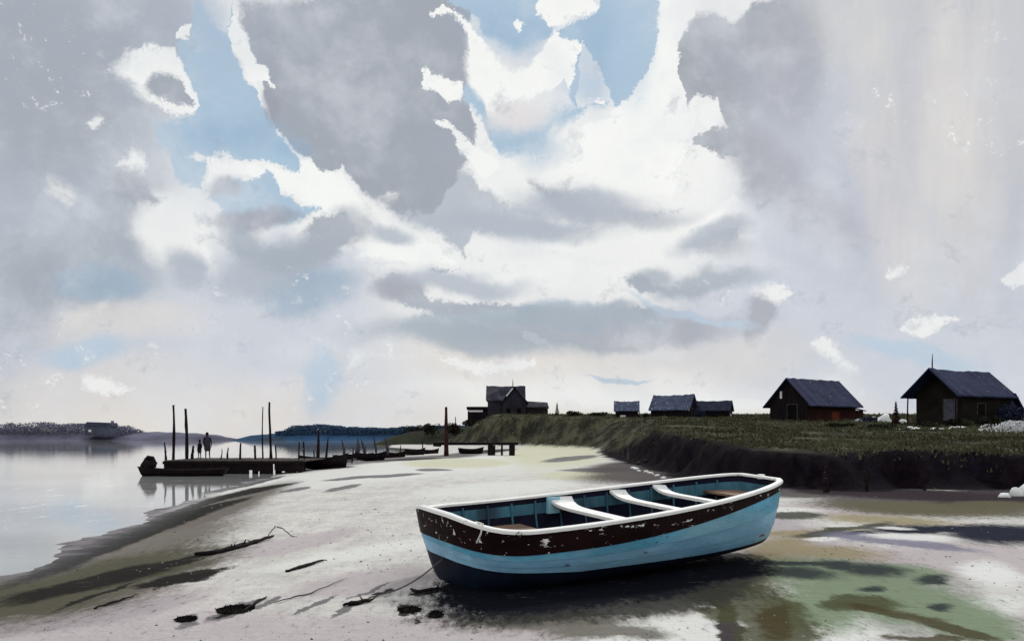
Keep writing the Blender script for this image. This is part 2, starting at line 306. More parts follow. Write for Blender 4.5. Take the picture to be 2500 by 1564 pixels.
def Hn(x, y):
    x = np.asarray(x, float); y = np.asarray(y, float)
    ds = sdist(SHORE, x, y); db = sdist(BANK, x, y)
    ds = ds+(0.28*np.sin(y*.75+.8*np.sin(y*.31))+0.16*np.sin(x*2.1+y*1.9)+0.08*np.sin(y*5.1+x*3))*sst((y-6)/8)
    db = db+(0.55*np.sin(x*.55+1)+0.35*np.sin(x*1.37+y*.6)+0.22*np.sin(x*3.1+y*1.9))*(y < 110)
    h = np.where(ds > 0, WATER_Z+0.004+0.16*sst(ds/3.5), WATER_Z+0.004-0.9*sst(-ds/9.0)-0.04*np.clip(-ds, 0, 1))
    h = h+0.025*np.sin(x*1.3+0.7*np.sin(y*0.9))*np.sin(y*0.8+x*0.4)*sst((ds-1)/3)*(y < 120)
    left = sst((y-150)/15)*sst((-7-x)/12)*(y < 260)
    w = 2.2+7*sst((y-45)/90)+11*sst((y-160)/40)
    top = 1.45+0.036*(np.clip(y, 30, 175)-36)
    h = h+sst(db/w)*top*(1-.45*left)
    h = h+sst(db/w)*0.10*np.sin(x*.7+1.3*np.sin(y*.31))*np.cos(y*.27)
    h = np.where(y > 230, h*(1-sst((y-230)/200)*0.8), h)
    return h
def H(x, y): return float(Hn(np.array([x]), np.array([y]))[0])
def gp(px, py):
    """ground point seen at a photo pixel"""
    z = 0.0; D = (HC-z)*F/max(py-HY, 6)
    for _ in range(8):
        x = (px-CX)/F*D; z = 0.5*z+0.5*min(H(x, D), 1.5)
        D = (HC-z)*F/max(py-HY, 6)
    return (px-CX)/F*D, D
def at(px, D): return (px-CX)/F*D
def zat(py, D): return HC+(HY-py)*D/F

# ------------------------------------------------------------------ materials
MATS = {}
def mat(name, color, rough=0.8, var=0.25, scale=6.0, spec=0.3, tint=None, bump=0.0, bscale=40, flecks=None, metallic=0.0, stretch=None):
    if name in MATS: return MATS[name]
    m = bpy.data.materials.new(name); m.use_nodes = True; t = NT(m.node_tree); t.n.clear()
    tc = t.node('ShaderNodeTexCoord'); v = tc.outputs['Object']
    if stretch:
        mp = t.node('ShaderNodeMapping'); t.l.new(v, mp.inputs[0]); mp.inputs[3].default_value = stretch; v = mp.outputs[0]
    n1 = t.noise(v, scale, 6, 0.65); n2 = t.noise(v, scale*7, 4, 0.7)
    c = t.mix(t.rng(n1, 0.3, 0.7), tuple(x*(1-var) for x in color), tuple(min(1, x*(1+var)) for x in color))
    if tint is not None: c = t.mix(t.rng(t.noise(v, scale*.6, 5, 0.6), 0.45, 0.65, 0, 0.8), c, tint)
    c = t.mix(t.rng(n2, 0.3, 0.75, 0, 0.35), c, tuple(x*(1-1.2*var) if var < .8 else x*.1 for x in color))
    if flecks: 
        fc, thr, fs = flecks
        c = t.mix(t.rng(t.noise(v, fs, 5, 0.75), thr, thr+0.015), c, fc)
    b = t.node('ShaderNodeBsdfPrincipled'); t.put(b.inputs['Base Color'], c)
    b.inputs['Roughness'].default_value = rough; b.inputs['Specular IOR Level'].default_value = spec*(0.3 if max(color) < 0.15 else 1.0); b.inputs['Metallic'].default_value = metallic
    if bump:
        bp = t.node('ShaderNodeBump'); bp.inputs['Strength'].default_value = bump; bp.inputs['Distance'].default_value = 0.02
        t.l.new(t.noise(v, bscale, 5, 0.7), bp.inputs['Height']); t.l.new(bp.outputs[0], b.inputs['Normal'])
    o = t.node('ShaderNodeOutputMaterial'); t.l.new(b.outputs[0], o.inputs[0])
    MATS[name] = m; return m

# ------------------------------------------------------------------ object helpers
def tag(o, label=None, cat=None, group=None, kind=None):
    if label: o['label'] = label
    if cat: o['category'] = cat
    if group: o['group'] = group
    if kind: o['kind'] = kind
    return o
def empty(name, loc, rz=0, label=None, cat=None, group=None):
    o = bpy.data.objects.new(name, None); COL.objects.link(o); o.location = loc; o.rotation_euler = (0, 0, rz); o.empty_display_size = .2
    return tag(o, label, cat, group)
def mesh(name, verts, faces, m, parent=None, smooth=False, loc=None, midx=None):
    me = bpy.data.meshes.new(name); me.from_pydata([tuple(v) for v in verts], [], [tuple(f) for f in faces]); me.update()
    for mm in (m if isinstance(m, (list, tuple)) else [m]): me.materials.append(mm)
    if midx is not None: me.polygons.foreach_set('material_index', midx)
    if smooth: me.polygons.foreach_set('use_smooth', [True]*len(me.polygons))
    o = bpy.data.objects.new(name, me); COL.objects.link(o)
    if parent: o.parent = parent
    if loc is not None: o.location = loc
    return o
class MB:
    """collects shapes into one mesh"""
    def __init__(s): s.v = []; s.f = []
    def add(s, vs, fs):
        k = len(s.v); s.v += [tuple(v) for v in vs]; s.f += [tuple(i+k for i in f) for f in fs]; return s
    def box(s, x0, x1, y0, y1, z0, z1, M=None, j=0.0):
        vs = [Vector((x, y, z)) for z in (z0, z1) for y in (y0, y1) for x in (x0, x1)]
        if j: vs = [v+Vector([random.uniform(-j, j) for _ in range(3)]) for v in vs]
        if M is not None: vs = [M @ v for v in vs]
        return s.add(vs, [(0, 2, 3, 1), (4, 5, 7, 6), (0, 1, 5, 4), (2, 6, 7, 3), (0, 4, 6, 2), (1, 3, 7, 5)])
    def tube(s, pts, rad, n=8, cap=True):
        pts = [Vector(p) for p in pts]; rs = rad if isinstance(rad, (list, tuple)) else [rad]*len(pts)
        vs = []; fs = []; up = Vector((0, 0, 1)); 
        d0 = (pts[1]-pts[0]).normalized(); a = d0.cross(up); a = a.normalized() if a.length > 1e-3 else Vector((1, 0, 0))
        for i, p in enumerate(pts):
            d = (pts[min(i+1, len(pts)-1)]-pts[max(i-1, 0)]).normalized()
            a = (a-d*a.dot(d)).normalized(); b = d.cross(a)
            for k in range(n):
                t = 2*math.pi*k/n; vs.append(p+(a*math.cos(t)+b*math.sin(t))*rs[i])
        for i in range(len(pts)-1):
            for k in range(n): fs.append((i*n+k, i*n+(k+1) % n, (i+1)*n+(k+1) % n, (i+1)*n+k))
        if cap: fs.append(tuple(range(n-1, -1, -1))); fs.append(tuple((len(pts)-1)*n+k for k in range(n)))
        return s.add(vs, fs)
    def prism(s, poly, y0, y1, M=None):
        """polygon in xz extruded along y"""
        n = len(poly); vs = [Vector((x, y0, z)) for x, z in poly]+[Vector((x, y1, z)) for x, z in poly]
        if M is not None: vs = [M @ v for v in vs]
        fs = [tuple(range(n)), tuple(range(2*n-1, n-1, -1))]+[(i, i+n, (i+1) % n+n, (i+1) % n) for i in range(n)]
        return s.add(vs, fs)
    def build(s, name, m, parent=None, smooth=False, loc=None): return mesh(name, s.v, s.f, m, parent, smooth, loc)
def lump(seed, rx, ry, rz, rough=0.25, sub=3, cut=-0.2):
    """an irregular stone-like solid"""
    bm = bmesh.new(); bmesh.ops.create_icosphere(bm, subdivisions=sub, radius=1)
    for v in bm.verts:
        p = v.co.copy(); n = mn.noise(p*1.3+Vector((seed*7.1, 0, 0)))*rough+mn.noise(p*3.1+Vector((0, seed*3.3, 0)))*rough*.5
        p *= 1+n; v.co = Vector((p.x*rx, p.y*ry, max(p.z, cut)*rz))
    vs = [v.co.copy() for v in bm.verts]; fs = [tuple(v.index for v in f.verts) for f in bm.faces]; bm.free(); return vs, fs
def copy_tree(o, parent=None):
    c = o.copy(); COL.objects.link(c)
    if parent: c.parent = parent
    for ch in list(o.children): copy_tree(ch, c)
    return c

# ------------------------------------------------------------------ ground sheet
def grid_axis(lo, hi, n, k):
    t = np.linspace(-1, 1, n); s = np.sinh(k*t)/math.sinh(k)
    return np.where(s < 0, -lo*s, hi*s)
xs = grid_axis(-700, 700, 300, 5.2)
ty = np.linspace(0, 1, 330); ys = np.concatenate([np.linspace(-60, 2, 14)[:-1], 2+(np.exp(5.0*ty)-1)/(math.exp(5.0)-1)*1400])
GX, GY = np.meshgrid(xs, ys)
GZ = Hn(GX.ravel(), GY.ravel()); DB = sdist(BANK, GX.ravel(), GY.ravel()); DB = DB+(0.55*np.sin(GX.ravel()*.55+1)+0.35*np.sin(GX.ravel()*1.37+GY.ravel()*.6))*(GY.ravel() < 110); DS = sdist(SHORE, GX.ravel(), GY.ravel())
nx, ny = len(xs), len(ys)
me = bpy.data.meshes.new('ground')
co = np.stack([GX.ravel(), GY.ravel(), GZ], 1)
ii = (np.arange(ny-1)[:, None]*nx+np.arange(nx-1)[None]).ravel()
quads = np.stack([ii, ii+1, ii+1+nx, ii+nx], 1)
me.vertices.add(len(co)); me.vertices.foreach_set('co', co.ravel())
me.loops.add(quads.size); me.loops.foreach_set('vertex_index', quads.ravel())
me.polygons.add(len(quads)); me.polygons.foreach_set('loop_start', np.arange(len(quads))*4); me.polygons.foreach_set('use_smooth', np.ones(len(quads), bool))
me.update(); me.validate()
for nm, arr in (('inland', DB), ('shore', DS)):
    a = me.attributes.new(nm, 'FLOAT', 'POINT'); a.data.foreach_set('value', arr.astype(np.float32))
ground = bpy.data.objects.new('ground', me); COL.objects.link(ground); tag(ground, kind='structure')

m = bpy.data.materials.new('ground'); m.use_nodes = True; t = NT(m.node_tree); t.n.clear()
tc = t.node('ShaderNodeTexCoord'); P0 = tc.outputs['Object']
sp = t.node('ShaderNodeSeparateXYZ'); t.l.new(P0, sp.inputs[0])
cm = t.node('ShaderNodeCombineXYZ'); t.l.new(sp.outputs[0], cm.inputs[0]); t.l.new(sp.outputs[1], cm.inputs[1])
PXY = cm.outputs[0]
def attr(nm):
    a = t.node('ShaderNodeAttribute'); a.attribute_name = nm; return a.outputs['Fac']
inl, shr = attr('inland'), attr('shore')
gs = t.warp(PXY, 0.9, (0.55, 1.2, 0), 6, 0.68); gh = t.warp(gs, 6.0, (0.12, 0.30, 0), 6, 0.75)
gv = {'s': gs, 'h': gh}
mpg = t.node('ShaderNodeMapping'); t.l.new(PXY, mpg.inputs[0]); mpg.inputs[2].default_value = (0, 0, R(-18)); mpg.inputs[3].default_value = (0.35, 1.6, 1)
streak = t.noise(mpg.outputs[0], 1.6, 7, 0.7)
sand = t.mix(t.rng(streak, 0.3, 0.75), srgb((222, 220, 214)), srgb((204, 200, 196)))
sand = t.mix(t.rng(t.noise(PXY, 0.25, 5, 0.6), 0.45, 0.7, 0, 0.55), sand, srgb((220, 220, 213)))
mpa = t.node('ShaderNodeMapping'); t.l.new(PXY, mpa.inputs[0]); mpa.inputs[2].default_value = (0, 0, R(-10)); mpa.inputs[3].default_value = (1.0, 0.30, 1)
ggr = t.math('MULTIPLY', t.math('SUBTRACT', t.noise(mpa.outputs[0], 7, 7, 0.85), 0.5), 0.9)
BK = srgb((38, 36, 34)); OL = srgb((86, 84, 70)); PU = srgb((132, 122, 130)); MA = srgb((184, 174, 176))
gl = [
 (MA, 's', 0.05, 0.7, 0.8, [(500, 1560, 620, 60), (1000, 1560, 500, 50), (250, 1480, 260, 40, -6), (700, 1330, 200, 16, -12), (900, 1420, 170, 24, -8), (2350, 1370, 240, 50), (2050, 1240, 240, 12)]),
 (srgb((168, 160, 164)), 's', 0.05, 0.7, 0.8, [(90, 1400, 190, 34, -14), (470, 1265, 200, 20, -16), (760, 1170, 160, 8, -8), (1560, 1130, 160, 26), (200, 1500, 260, 22, -8)]),
 (srgb((222, 223, 218)), 's', 0.08, 0.8, 0.85, [(960, 1150, 260, 18, -4), (1180, 1125, 260, 18), (900, 1345, 200, 12, -10), (1230, 1190, 180, 14, -4), (2040, 1210, 120, 12), (1640, 1545, 220, 34, -6), (2060, 1545, 90, 34), (2420, 1400, 70, 22, 8), (1900, 1245, 90, 7), (2470, 1250, 120, 12), (2440, 1480, 60, 30)]),
 (srgb((205, 204, 178)), 's', 0.1, 0.5, 0.9, [(1350, 1100, 90, 16), (1120, 1128, 120, 7), (1440, 1160, 110, 9)]),
 (srgb((104, 98, 90)), 's', 0.08, 0.75, 0.9, [(280, 1350, 380, 44, -16), (150, 1440, 320, 42, -10), (540, 1235, 220, 18, -18)]),
 (OL, 's', 0.08, 0.75, 0.95, [(250, 1405, 360, 34, -14), (90, 1470, 200, 24, -8), (430, 1385, 120, 11, -12), (420, 1270, 160, 9, -17), (330, 1400, 160, 14, -12)]),
 (BK, 's', 0.06, 0.55, 0.97, [(300, 1312, 190, 12, -21), (480, 1250, 150, 9, -18), (620, 1196, 120, 6, -15), (260, 1415, 210, 12, -12), (470, 1405, 90, 9, -12), (370, 1388, 160, 7, -14), (300, 1318, 170, 13, -21), (430, 1272, 110, 9, -18), (230, 1418, 170, 11, -12), (440, 1412, 90, 10, -12), (340, 1395, 150, 8, -13), (100, 1365, 100, 7, -17)]),
 (BK, 'h', 0.20, 0.50, 0.92, [(270, 1322, 120, 9, -21), (490, 1230, 110, 5, -18), (620, 1178, 80, 4, -14), (680, 1150, 60, 4, -12), (420, 1418, 60, 8, -12), (500, 1405, 40, 7, -14), (400, 1385, 110, 3, -14), (250, 1450, 90, 3, -20)]),
 (srgb((110, 106, 110)), 'h', 0.2, 0.5, 0.9, [(560, 1490, 50, 12, -22), (455, 1514, 26, 13), (665, 1466, 34, 4, -24), (600, 1475, 40, 4, -24), (850, 1490, 46, 6, -24), (770, 1475, 50, 4, -24), (900, 1440, 60, 3, -22), (840, 1190, 40, 3, -8), (720, 1195, 34, 3, -8), (870, 1165, 70, 3, -5), (960, 1160, 70, 3, -4), (1060, 1146, 40, 3), (1470, 1145, 90, 4, -2), (1540, 1108, 90, 5, -3), (1400, 1118, 60, 4, -4)]),
 (BK, 'h', 0.2, 0.5, 0.95, [(1000, 1487, 22, 10, 20), (985, 1500, 12, 6), (548, 1496, 22, 6, -24), (1065, 1500, 18, 8), (935, 1442, 30, 4, -10), (1040, 1443, 36, 4, -4), (1020, 1516, 8, 4)]),
 (srgb((120, 116, 116)), 'h', 0.1, 0.5, 0.95, [(860, 1128, 170, 5, -4), (1040, 1116, 130, 4, -3), (1170, 1104, 80, 4, -4)]),
 (srgb((60, 54, 56)), 'h', 0.1, 0.5, 0.9, [(1200, 1100, 60, 3, -3), (1000, 1120, 70, 2, -3), (800, 1142, 60, 3, -6)]),
 # mud flat in front of the bank
 (srgb((84, 78, 78)), 's', 0.05, 0.6, 0.95, [(1640, 1158, 190, 20, -2), (1560, 1140, 110, 10), (2270, 1222, 280, 26, 2), (2000, 1202, 190, 14), (2440, 1220, 130, 20)]),
 (srgb((46, 36, 44)), 'h', 0.1, 0.6, 0.95, [(2040, 1196, 110, 12, 3), (2230, 1206, 220, 12, 2), (2420, 1210, 130, 14), (1700, 1150, 120, 10)]),
 (srgb((98, 94, 74)), 's', 0.05, 0.7, 0.9, [(2260, 1240, 240, 14, 3), (2420, 1232, 110, 12), (1680, 1420, 240, 34, -4)]),
 (srgb((146, 134, 100)), 's', 0.08, 0.9, 0.85, [(2170, 1268, 150, 9, 3), (1900, 1335, 80, 22, -10), (1990, 1300, 150, 8, -2), (1910, 1370, 70, 16), (2000, 1345, 140, 14, 4)]),
 (srgb((64, 68, 56)), 's', 0.1, 0.6, 0.9, [(1940, 1258, 70, 8), (2060, 1290, 110, 5, -6)]),
 (srgb((124, 140, 114)), 's', 0.08, 0.75, 0.95, [(2040, 1400, 230, 30, 4), (2140, 1450, 230, 44, 8), (2320, 1500, 170, 40, 14), (2000, 1480, 120, 44), (2420, 1540, 70, 24, 14), (2180, 1400, 120, 24)]),
 (srgb((74, 76, 50)), 's', 0.1, 0.6, 0.9, [(1870, 1490, 110, 44, 20), (1900, 1545, 90, 34), (1800, 1450, 100, 26), (2090, 1470, 90, 16), (1760, 1500, 60, 16, 10)]),
 (srgb((70, 62, 38)), 's', 0.1, 0.6, 0.85, [(2180, 1495, 110, 8, 10), (2330, 1535, 110, 9, 14), (2250, 1550, 90, 8), (1890, 1510, 36, 36)]),
 (srgb((48, 56, 58)), 's', 0.05, 0.95, 0.95, [(1950, 1398, 76, 12, 3), (2130, 1390, 74, 13, 3), (2050, 1378, 60, 9, 6), (1960, 1375, 130, 5), (2270, 1412, 34, 9, -6), (2125, 1435, 24, 7), (2300, 1482, 30, 6)]),
 (srgb((34, 38, 52)), 'h', 0.08, 0.75, 1.0, [(2220, 1293, 90, 9, 2), (2330, 1292, 150, 7, 2), (2430, 1300, 110, 22), (2120, 1300, 60, 3), (2500, 1300, 60, 20)]),
 (srgb((112, 112, 134)), 's', 0.1, 0.7, 0.8, [(2170, 1318, 170, 8, 5), (2060, 1305, 50, 7)]),
 (srgb((226, 226, 224)), 'h', 0.1, 0.8, 0.85, [(2230, 1310, 100, 6, 3), (2180, 1288, 40, 3, 3), (2000, 1314, 40, 4), (2420, 1398, 60, 14, 10)]),
 # dark mud under the boat, with its shadow painted into the colour
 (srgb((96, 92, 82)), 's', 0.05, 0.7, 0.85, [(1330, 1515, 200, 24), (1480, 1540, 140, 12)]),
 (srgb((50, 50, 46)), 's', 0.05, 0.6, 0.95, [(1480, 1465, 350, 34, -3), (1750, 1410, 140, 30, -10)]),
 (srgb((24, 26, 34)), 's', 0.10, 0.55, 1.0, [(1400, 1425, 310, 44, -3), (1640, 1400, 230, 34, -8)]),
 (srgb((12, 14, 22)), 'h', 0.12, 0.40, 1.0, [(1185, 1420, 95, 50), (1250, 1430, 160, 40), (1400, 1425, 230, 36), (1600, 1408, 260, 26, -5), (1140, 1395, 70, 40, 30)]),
]
grain = t.noise(mpa.outputs[0], 11, 3, 0.8)
sand = t.mix(t.rng(grain, 0.52, 0.70, 0, 0.42), sand, srgb((150, 144, 142)))
sand = t.mix(t.rng(t.noise(mpa.outputs[0], 1.6, 7, 0.75), 0.38, 0.62, 0.20, 0.0), sand, srgb((70, 68, 62)))
sand = t.mix(t.rng(t.noise(gs, 0.8, 6, 0.7), 0.55, 0.75, 0, .3), sand, srgb((214, 212, 206)))
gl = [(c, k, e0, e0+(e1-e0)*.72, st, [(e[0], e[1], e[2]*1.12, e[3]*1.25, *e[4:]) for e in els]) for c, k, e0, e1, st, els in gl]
gl += [(srgb((16, 18, 26)), 'h', 0.04, 0.30, 1.0, [(1215, 1418, 135, 62, 8), (1310, 1430, 230, 50), (1480, 1424, 280, 42, -4), (1660, 1398, 230, 26, -9)])]  # denser near-black core of the boat's painted shadow
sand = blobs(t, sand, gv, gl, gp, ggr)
db_ = t.noise(mpg.outputs[0], 6, 7, 0.85)
sand = t.mix(t.math('MULTIPLY', t.rng(db_, 0.58, 0.62, 0, 0.65), t.rng(t.noise(PXY, 0.4, 3, .6), 0.45, 0.62)), sand, srgb((120, 112, 112)))
# damp margin and the creek bed under water
wet = t.rng(t.math('ADD', shr, t.math('MULTIPLY', t.math('SUBTRACT', t.noise(PXY, 1.1, 6, 0.7), .5), 1.5)), -0.1, 0.75)
sand = t.mix(wet, t.mix(t.rng(streak, .4, .6), srgb((70, 66, 68)), srgb((128, 120, 126))), sand)
# grass / mud bank
bn = t.noise(PXY, 0.35, 7, 0.7); bn2 = t.noise(PXY, 2.2, 6, 0.75)
mpb = t.node('ShaderNodeMapping'); t.l.new(PXY, mpb.inputs[0]); mpb.inputs[3].default_value = (0.5, 0.18, 1)
bst = t.noise(mpb.outputs[0], 0.9, 7, 0.7)
grass = t.mix(t.rng(bst, 0.38, 0.66), srgb((36, 35, 30)), srgb((84, 84, 66)))
grass = t.mix(t.rng(bn2, 0.55, 0.8, 0, .7), grass, srgb((40, 34, 36)))
grass = t.mix(t.rng(t.noise(mpb.outputs[0], 5.0, 6, .8), 0.64, 0.66, 0, .9), grass, srgb((205, 203, 196)))
mud = t.mix(t.rng(bn2, 0.35, 0.7), srgb((10, 7, 10)), srgb((26, 17, 26)))
mud = t.mix(t.rng(bn, 0.5, 0.7, 0, 0.7), mud, srgb((14, 14, 26)))
inn = t.math('ADD', inl, t.math('MULTIPLY', t.math('SUBTRACT', bn, .5), 1.6))
sepy = sp.outputs[1]
mz = t.rng(sepy, 60, 120)                       # the raw mud cliff only runs along the near part of the bank
face_hi = t.math('ADD', 2.6, t.math('MULTIPLY', mz, -2.6))
bank = t.mix(t.rng(t.math('SUBTRACT', inn, face_hi), -0.5, 1.4), mud, grass)
inn2 = t.math('ADD', t.math('SUBTRACT', inn, t.math('MULTIPLY', t.rng(sepy, 80, 125), 2.4)), t.math('MULTIPLY', t.math('SUBTRACT', t.noise(mpa.outputs[0], 2.2, 7, 0.8), .5), 2.4))
col = t.mix(t.rng(inn2, -1.3, -0.2), sand, bank)
b = t.node('ShaderNodeBsdfPrincipled'); t.put(b.inputs['Base Color'], col)
t.put(b.inputs['Roughness'], t.rng(shr, 0.0, 2.5, 0.5, 0.95)); t.put(b.inputs['Specular IOR Level'], t.rng(shr, 0.0, 1.5, 0.2, 0.03))
bp = t.node('ShaderNodeBump'); bp.inputs['Strength'].default_value = 0.8; bp.inputs['Distance'].default_value = 0.035
wv = t.node('ShaderNodeTexWave'); wv.wave_type = 'BANDS'; t.l.new(mpg.outputs[0], wv.inputs['Vector']); wv.bands_direction = 'Y'; wv.inputs['Scale'].default_value = 1.1; wv.inputs['Distortion'].default_value = 9.0; wv.inputs['Detail'].default_value = 3; wv.inputs['Detail Scale'].default_value = 1.6
hsum = t.math('ADD', t.math('MULTIPLY', t.noise(PXY, 7, 4, 0.7), 2.2), t.math('ADD', t.math('MULTIPLY', streak, 1.5), t.math('MULTIPLY', wv.outputs['Fac'], 0.15)))
t.l.new(hsum, bp.inputs['Height']); t.l.new(bp.outputs[0], b.inputs['Normal'])
o = t.node('ShaderNodeOutputMaterial'); t.l.new(b.outputs[0], o.inputs[0]); me.materials.append(m)

# ------------------------------------------------------------------ water
m = bpy.data.materials.new('water'); m.use_nodes = True; t = NT(m.node_tree); t.n.clear()
tc = t.node('ShaderNodeTexCoord'); P0 = tc.outputs['Object']
mp = t.node('ShaderNodeMapping'); t.l.new(P0, mp.inputs[0]); mp.inputs[3].default_value = (0.25, 1.0, 1)
wb = t.noise(mp.outputs[0], 0.12, 5, 0.6)
wc = t.mix(t.rng(wb, 0.35, 0.65), srgb((150, 152, 150)), srgb((182, 184, 182)))
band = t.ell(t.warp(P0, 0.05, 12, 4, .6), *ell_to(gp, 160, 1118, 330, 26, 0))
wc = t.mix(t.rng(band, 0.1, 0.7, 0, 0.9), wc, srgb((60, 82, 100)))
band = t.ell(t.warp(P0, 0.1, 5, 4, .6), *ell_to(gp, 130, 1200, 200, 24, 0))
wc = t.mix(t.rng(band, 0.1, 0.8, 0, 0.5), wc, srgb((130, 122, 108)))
mpw = t.node('ShaderNodeMapping'); t.l.new(P0, mpw.inputs[0]); mpw.inputs[3].default_value = (1.2, 0.35, 1)
glint = t.math('MULTIPLY', t.rng(t.noise(mpw.outputs[0], 1.6, 6, .85), 0.58, 0.60), t.rng(t.noise(P0, 0.09, 3, .6), 0.46, 0.6))
wc = t.mix(glint, wc, srgb((240, 242, 240)))  # white light glints painted into the water colour
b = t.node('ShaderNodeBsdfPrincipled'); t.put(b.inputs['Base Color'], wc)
b.inputs['Roughness'].default_value = 0.02; b.inputs['IOR'].default_value = 1.36
bp = t.node('ShaderNodeBump'); bp.inputs['Strength'].default_value = 0.07; bp.inputs['Distance'].default_value = 0.02
mp2 = t.node('ShaderNodeMapping'); t.l.new(P0, mp2.inputs[0]); mp2.inputs[3].default_value = (0.8, 2.4, 1)
t.l.new(t.noise(mp2.outputs[0], 2.2, 5, 0.6), bp.inputs['Height']); t.l.new(bp.outputs[0], b.inputs['Normal'])
o = t.node('ShaderNodeOutputMaterial'); t.l.new(b.outputs[0], o.inputs[0])
wv = [(-1500, -60, WATER_Z), (60, -60, WATER_Z), (60, 3500, WATER_Z), (-1500, 3500, WATER_Z)]
tag(mesh('water', [(-1800, -60, WATER_Z), (300, -60, WATER_Z), (1800, 4500, WATER_Z), (-3500, 4500, WATER_Z)], [(0, 1, 2, 3)], m), kind='structure')

# ------------------------------------------------------------------ the rowing boat
BP = dict(x=1.755, y=14.295, z=0.088, yaw=31.902, heel=3.727, trim=1.844, L=6.783, B=2.7, b0=.321, b1=.333, s0=1.119, sm=.95, s1=1.22, k0=-.16, k1=.057, pw=2.352, fl=.3, tm=.152, se=4.0)
def hull_curves(t, p):
    w = (p['tm']-t)/p['tm'] if t < p['tm'] else (t-p['tm'])/(1-p['tm'])
    e = p['b0'] if t < p['tm'] else p['b1']
    b = p['B']/2*(e+(1-e)*(1-w**p['pw'])**(1/1.6))
    s = p['sm']+((p['s0']-p['sm'])*w**p['se'] if t < p['tm'] else (p['s1']-p['sm'])*w**1.8)
    k = (p['k0'] if t < p['tm'] else p['k1'])*w**2.5
    return b, s, k
def hp(t, a, side, p, inset=0.0, up=0.0):
    """point on the shell: t along the boat, a from keel (0) to gunwale (1)"""
    b, s, k = hull_curves(t, p)
    b -= inset; k += inset
    X = (t-.5)*p['L']; X *= (1-(.11 if t < .5 else .07)*(1-a)*abs(2*t-1)**(3 if t < .5 else 2))
    if inset: X = max(-.5*p['L']+inset, min(.5*p['L']-inset, X))
    return Vector((X, side*b*math.sin(a*math.pi/2)**p['fl'] if a > 0 else 0, k+(s-k)*(1-math.cos(a*math.pi/2))+up))
boat_loc = Vector((BP['x'], BP['y'], BP['z']))
boat = empty('rowing_boat', boat_loc, 0, 'large open rowing boat with blue sides, dark top strake and white rim, in the foreground', 'boat')
boat.rotation_mode = 'XYZ'
Mrot = Matrix.Rotation(R(BP['yaw']), 4, 'Z') @ Matrix.Rotation(-R(BP['trim']), 4, 'Y') @ Matrix.Rotation(R(BP['heel']), 4, 'X')
boat.rotation_euler = Mrot.to_euler()

m_blue = mat('sky_blue_paint', srgb((92, 166, 198)), 0.5, 0.28, 1.6, 0.35, tint=srgb((142, 186, 206)), bump=.3, bscale=18, flecks=(srgb((60, 84, 98)), 0.645, 5.0), stretch=(0.4, 1, 1.5))
m_navy = mat('bottom_shade_navy', srgb((20, 28, 44)), 0.6, 0.4, 2, 0.3)  # navy bottom colour carries the shade under the hull
m_strake = mat('tarred_strake', srgb((30, 14, 16)), 0.6, 0.4, 2.5, 0.2, bump=.25, bscale=20, flecks=(srgb((235, 235, 230)), 0.625, 9.0), stretch=(0.5, 1, 1.2))
m_white = mat('white_gunwale', srgb((240, 241, 238)), 0.55, 0.04, 3, 0.4, bump=.3, flecks=(srgb((96, 92, 90)), 0.66, 7.0))
m_in = mat('teal_lining', srgb((62, 112, 130)), 0.6, 0.35, 1.8, 0.3, tint=srgb((34, 48, 70)), bump=.2, stretch=(1.6, 1, 0.4))
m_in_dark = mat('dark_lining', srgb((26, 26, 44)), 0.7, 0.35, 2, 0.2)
m_tan = mat('tan_boards', srgb((138, 112, 94)), 0.75, 0.3, 2.5, 0.2, tint=srgb((70, 54, 50)), bump=.3, stretch=(.5, 2, 1))
NTT, NA = 64, 20
ts = [i/(NTT-1) for i in range(NTT)]
# uneven bands: bottom (dark), side (blue), strake (near black) all follow t
def a_blue(t): return 0.50+0.14*max(0, (0.25-t)/0.25)-0.17*sst(np.float64((t-.15)/.8))
def a_str(t): return 0.795-0.02*math.sin(t*3)+0.14*sst(np.float64((t-.25)/.75))
def shell_part(name, alo, ahi, m, parent, off=0.0, nseg=7, both=True, lap=0):
    vs, fs = [], []
    for side in (-1, 1):
        k0 = len(vs)
        for t_ in ts:
            for j in range(nseg+1):
                a = alo(t_)+(ahi(t_)-alo(t_))*j/nseg
                v = hp(t_, max(a, 0.0001), side, BP)
                if off:
                    v.y += side*off
                    v.x += off*(1 if t_ > .5 else -1)*(abs(2*t_-1)**6)
                if lap: v.y += side*lap*(1-((j*lap_n/nseg) % 1))
                vs.append(v)
        for i in range(NTT-1):
            for j in range(nseg):
                q = (k0+i*(nseg+1)+j, k0+(i+1)*(nseg+1)+j, k0+(i+1)*(nseg+1)+j+1, k0+i*(nseg+1)+j+1)
                fs.append(q if side < 0 else q[::-1])
    # close both ends (bow and stern transoms)
    n1 = NTT*(nseg+1)
    for i in (0, NTT-1):
        for j in range(nseg):
            q = (i*(nseg+1)+j, i*(nseg+1)+j+1, n1+i*(nseg+1)+j+1, n1+i*(nseg+1)+j)
            fs.append(q if i == 0 else q[::-1])
    return mesh(name, vs, fs, m, parent, smooth=True)
lap_n = 3
shell_part('bottom', lambda t: 0, a_blue, m_navy, boat)
m_blue2 = mat('pale_blue_side', srgb((136, 184, 212)), 0.5, 0.24, 1.6, 0.35, tint=srgb((104, 158, 192)), bump=.3, bscale=18, flecks=(srgb((72, 92, 108)), 0.64, 5.0), stretch=(0.4, 1, 1.5))
def cut(f): return lambda t: a_blue(t)+(a_str(t)-a_blue(t))*f
shell_part('hull', a_blue, cut(.34), m_blue2, boat, off=0.004, nseg=4)
shell_part('strake', cut(.325), cut(.68), m_blue2, boat, off=0.013, nseg=4)
shell_part('strake', cut(.665), a_str, m_blue, boat, off=0.022, nseg=4)
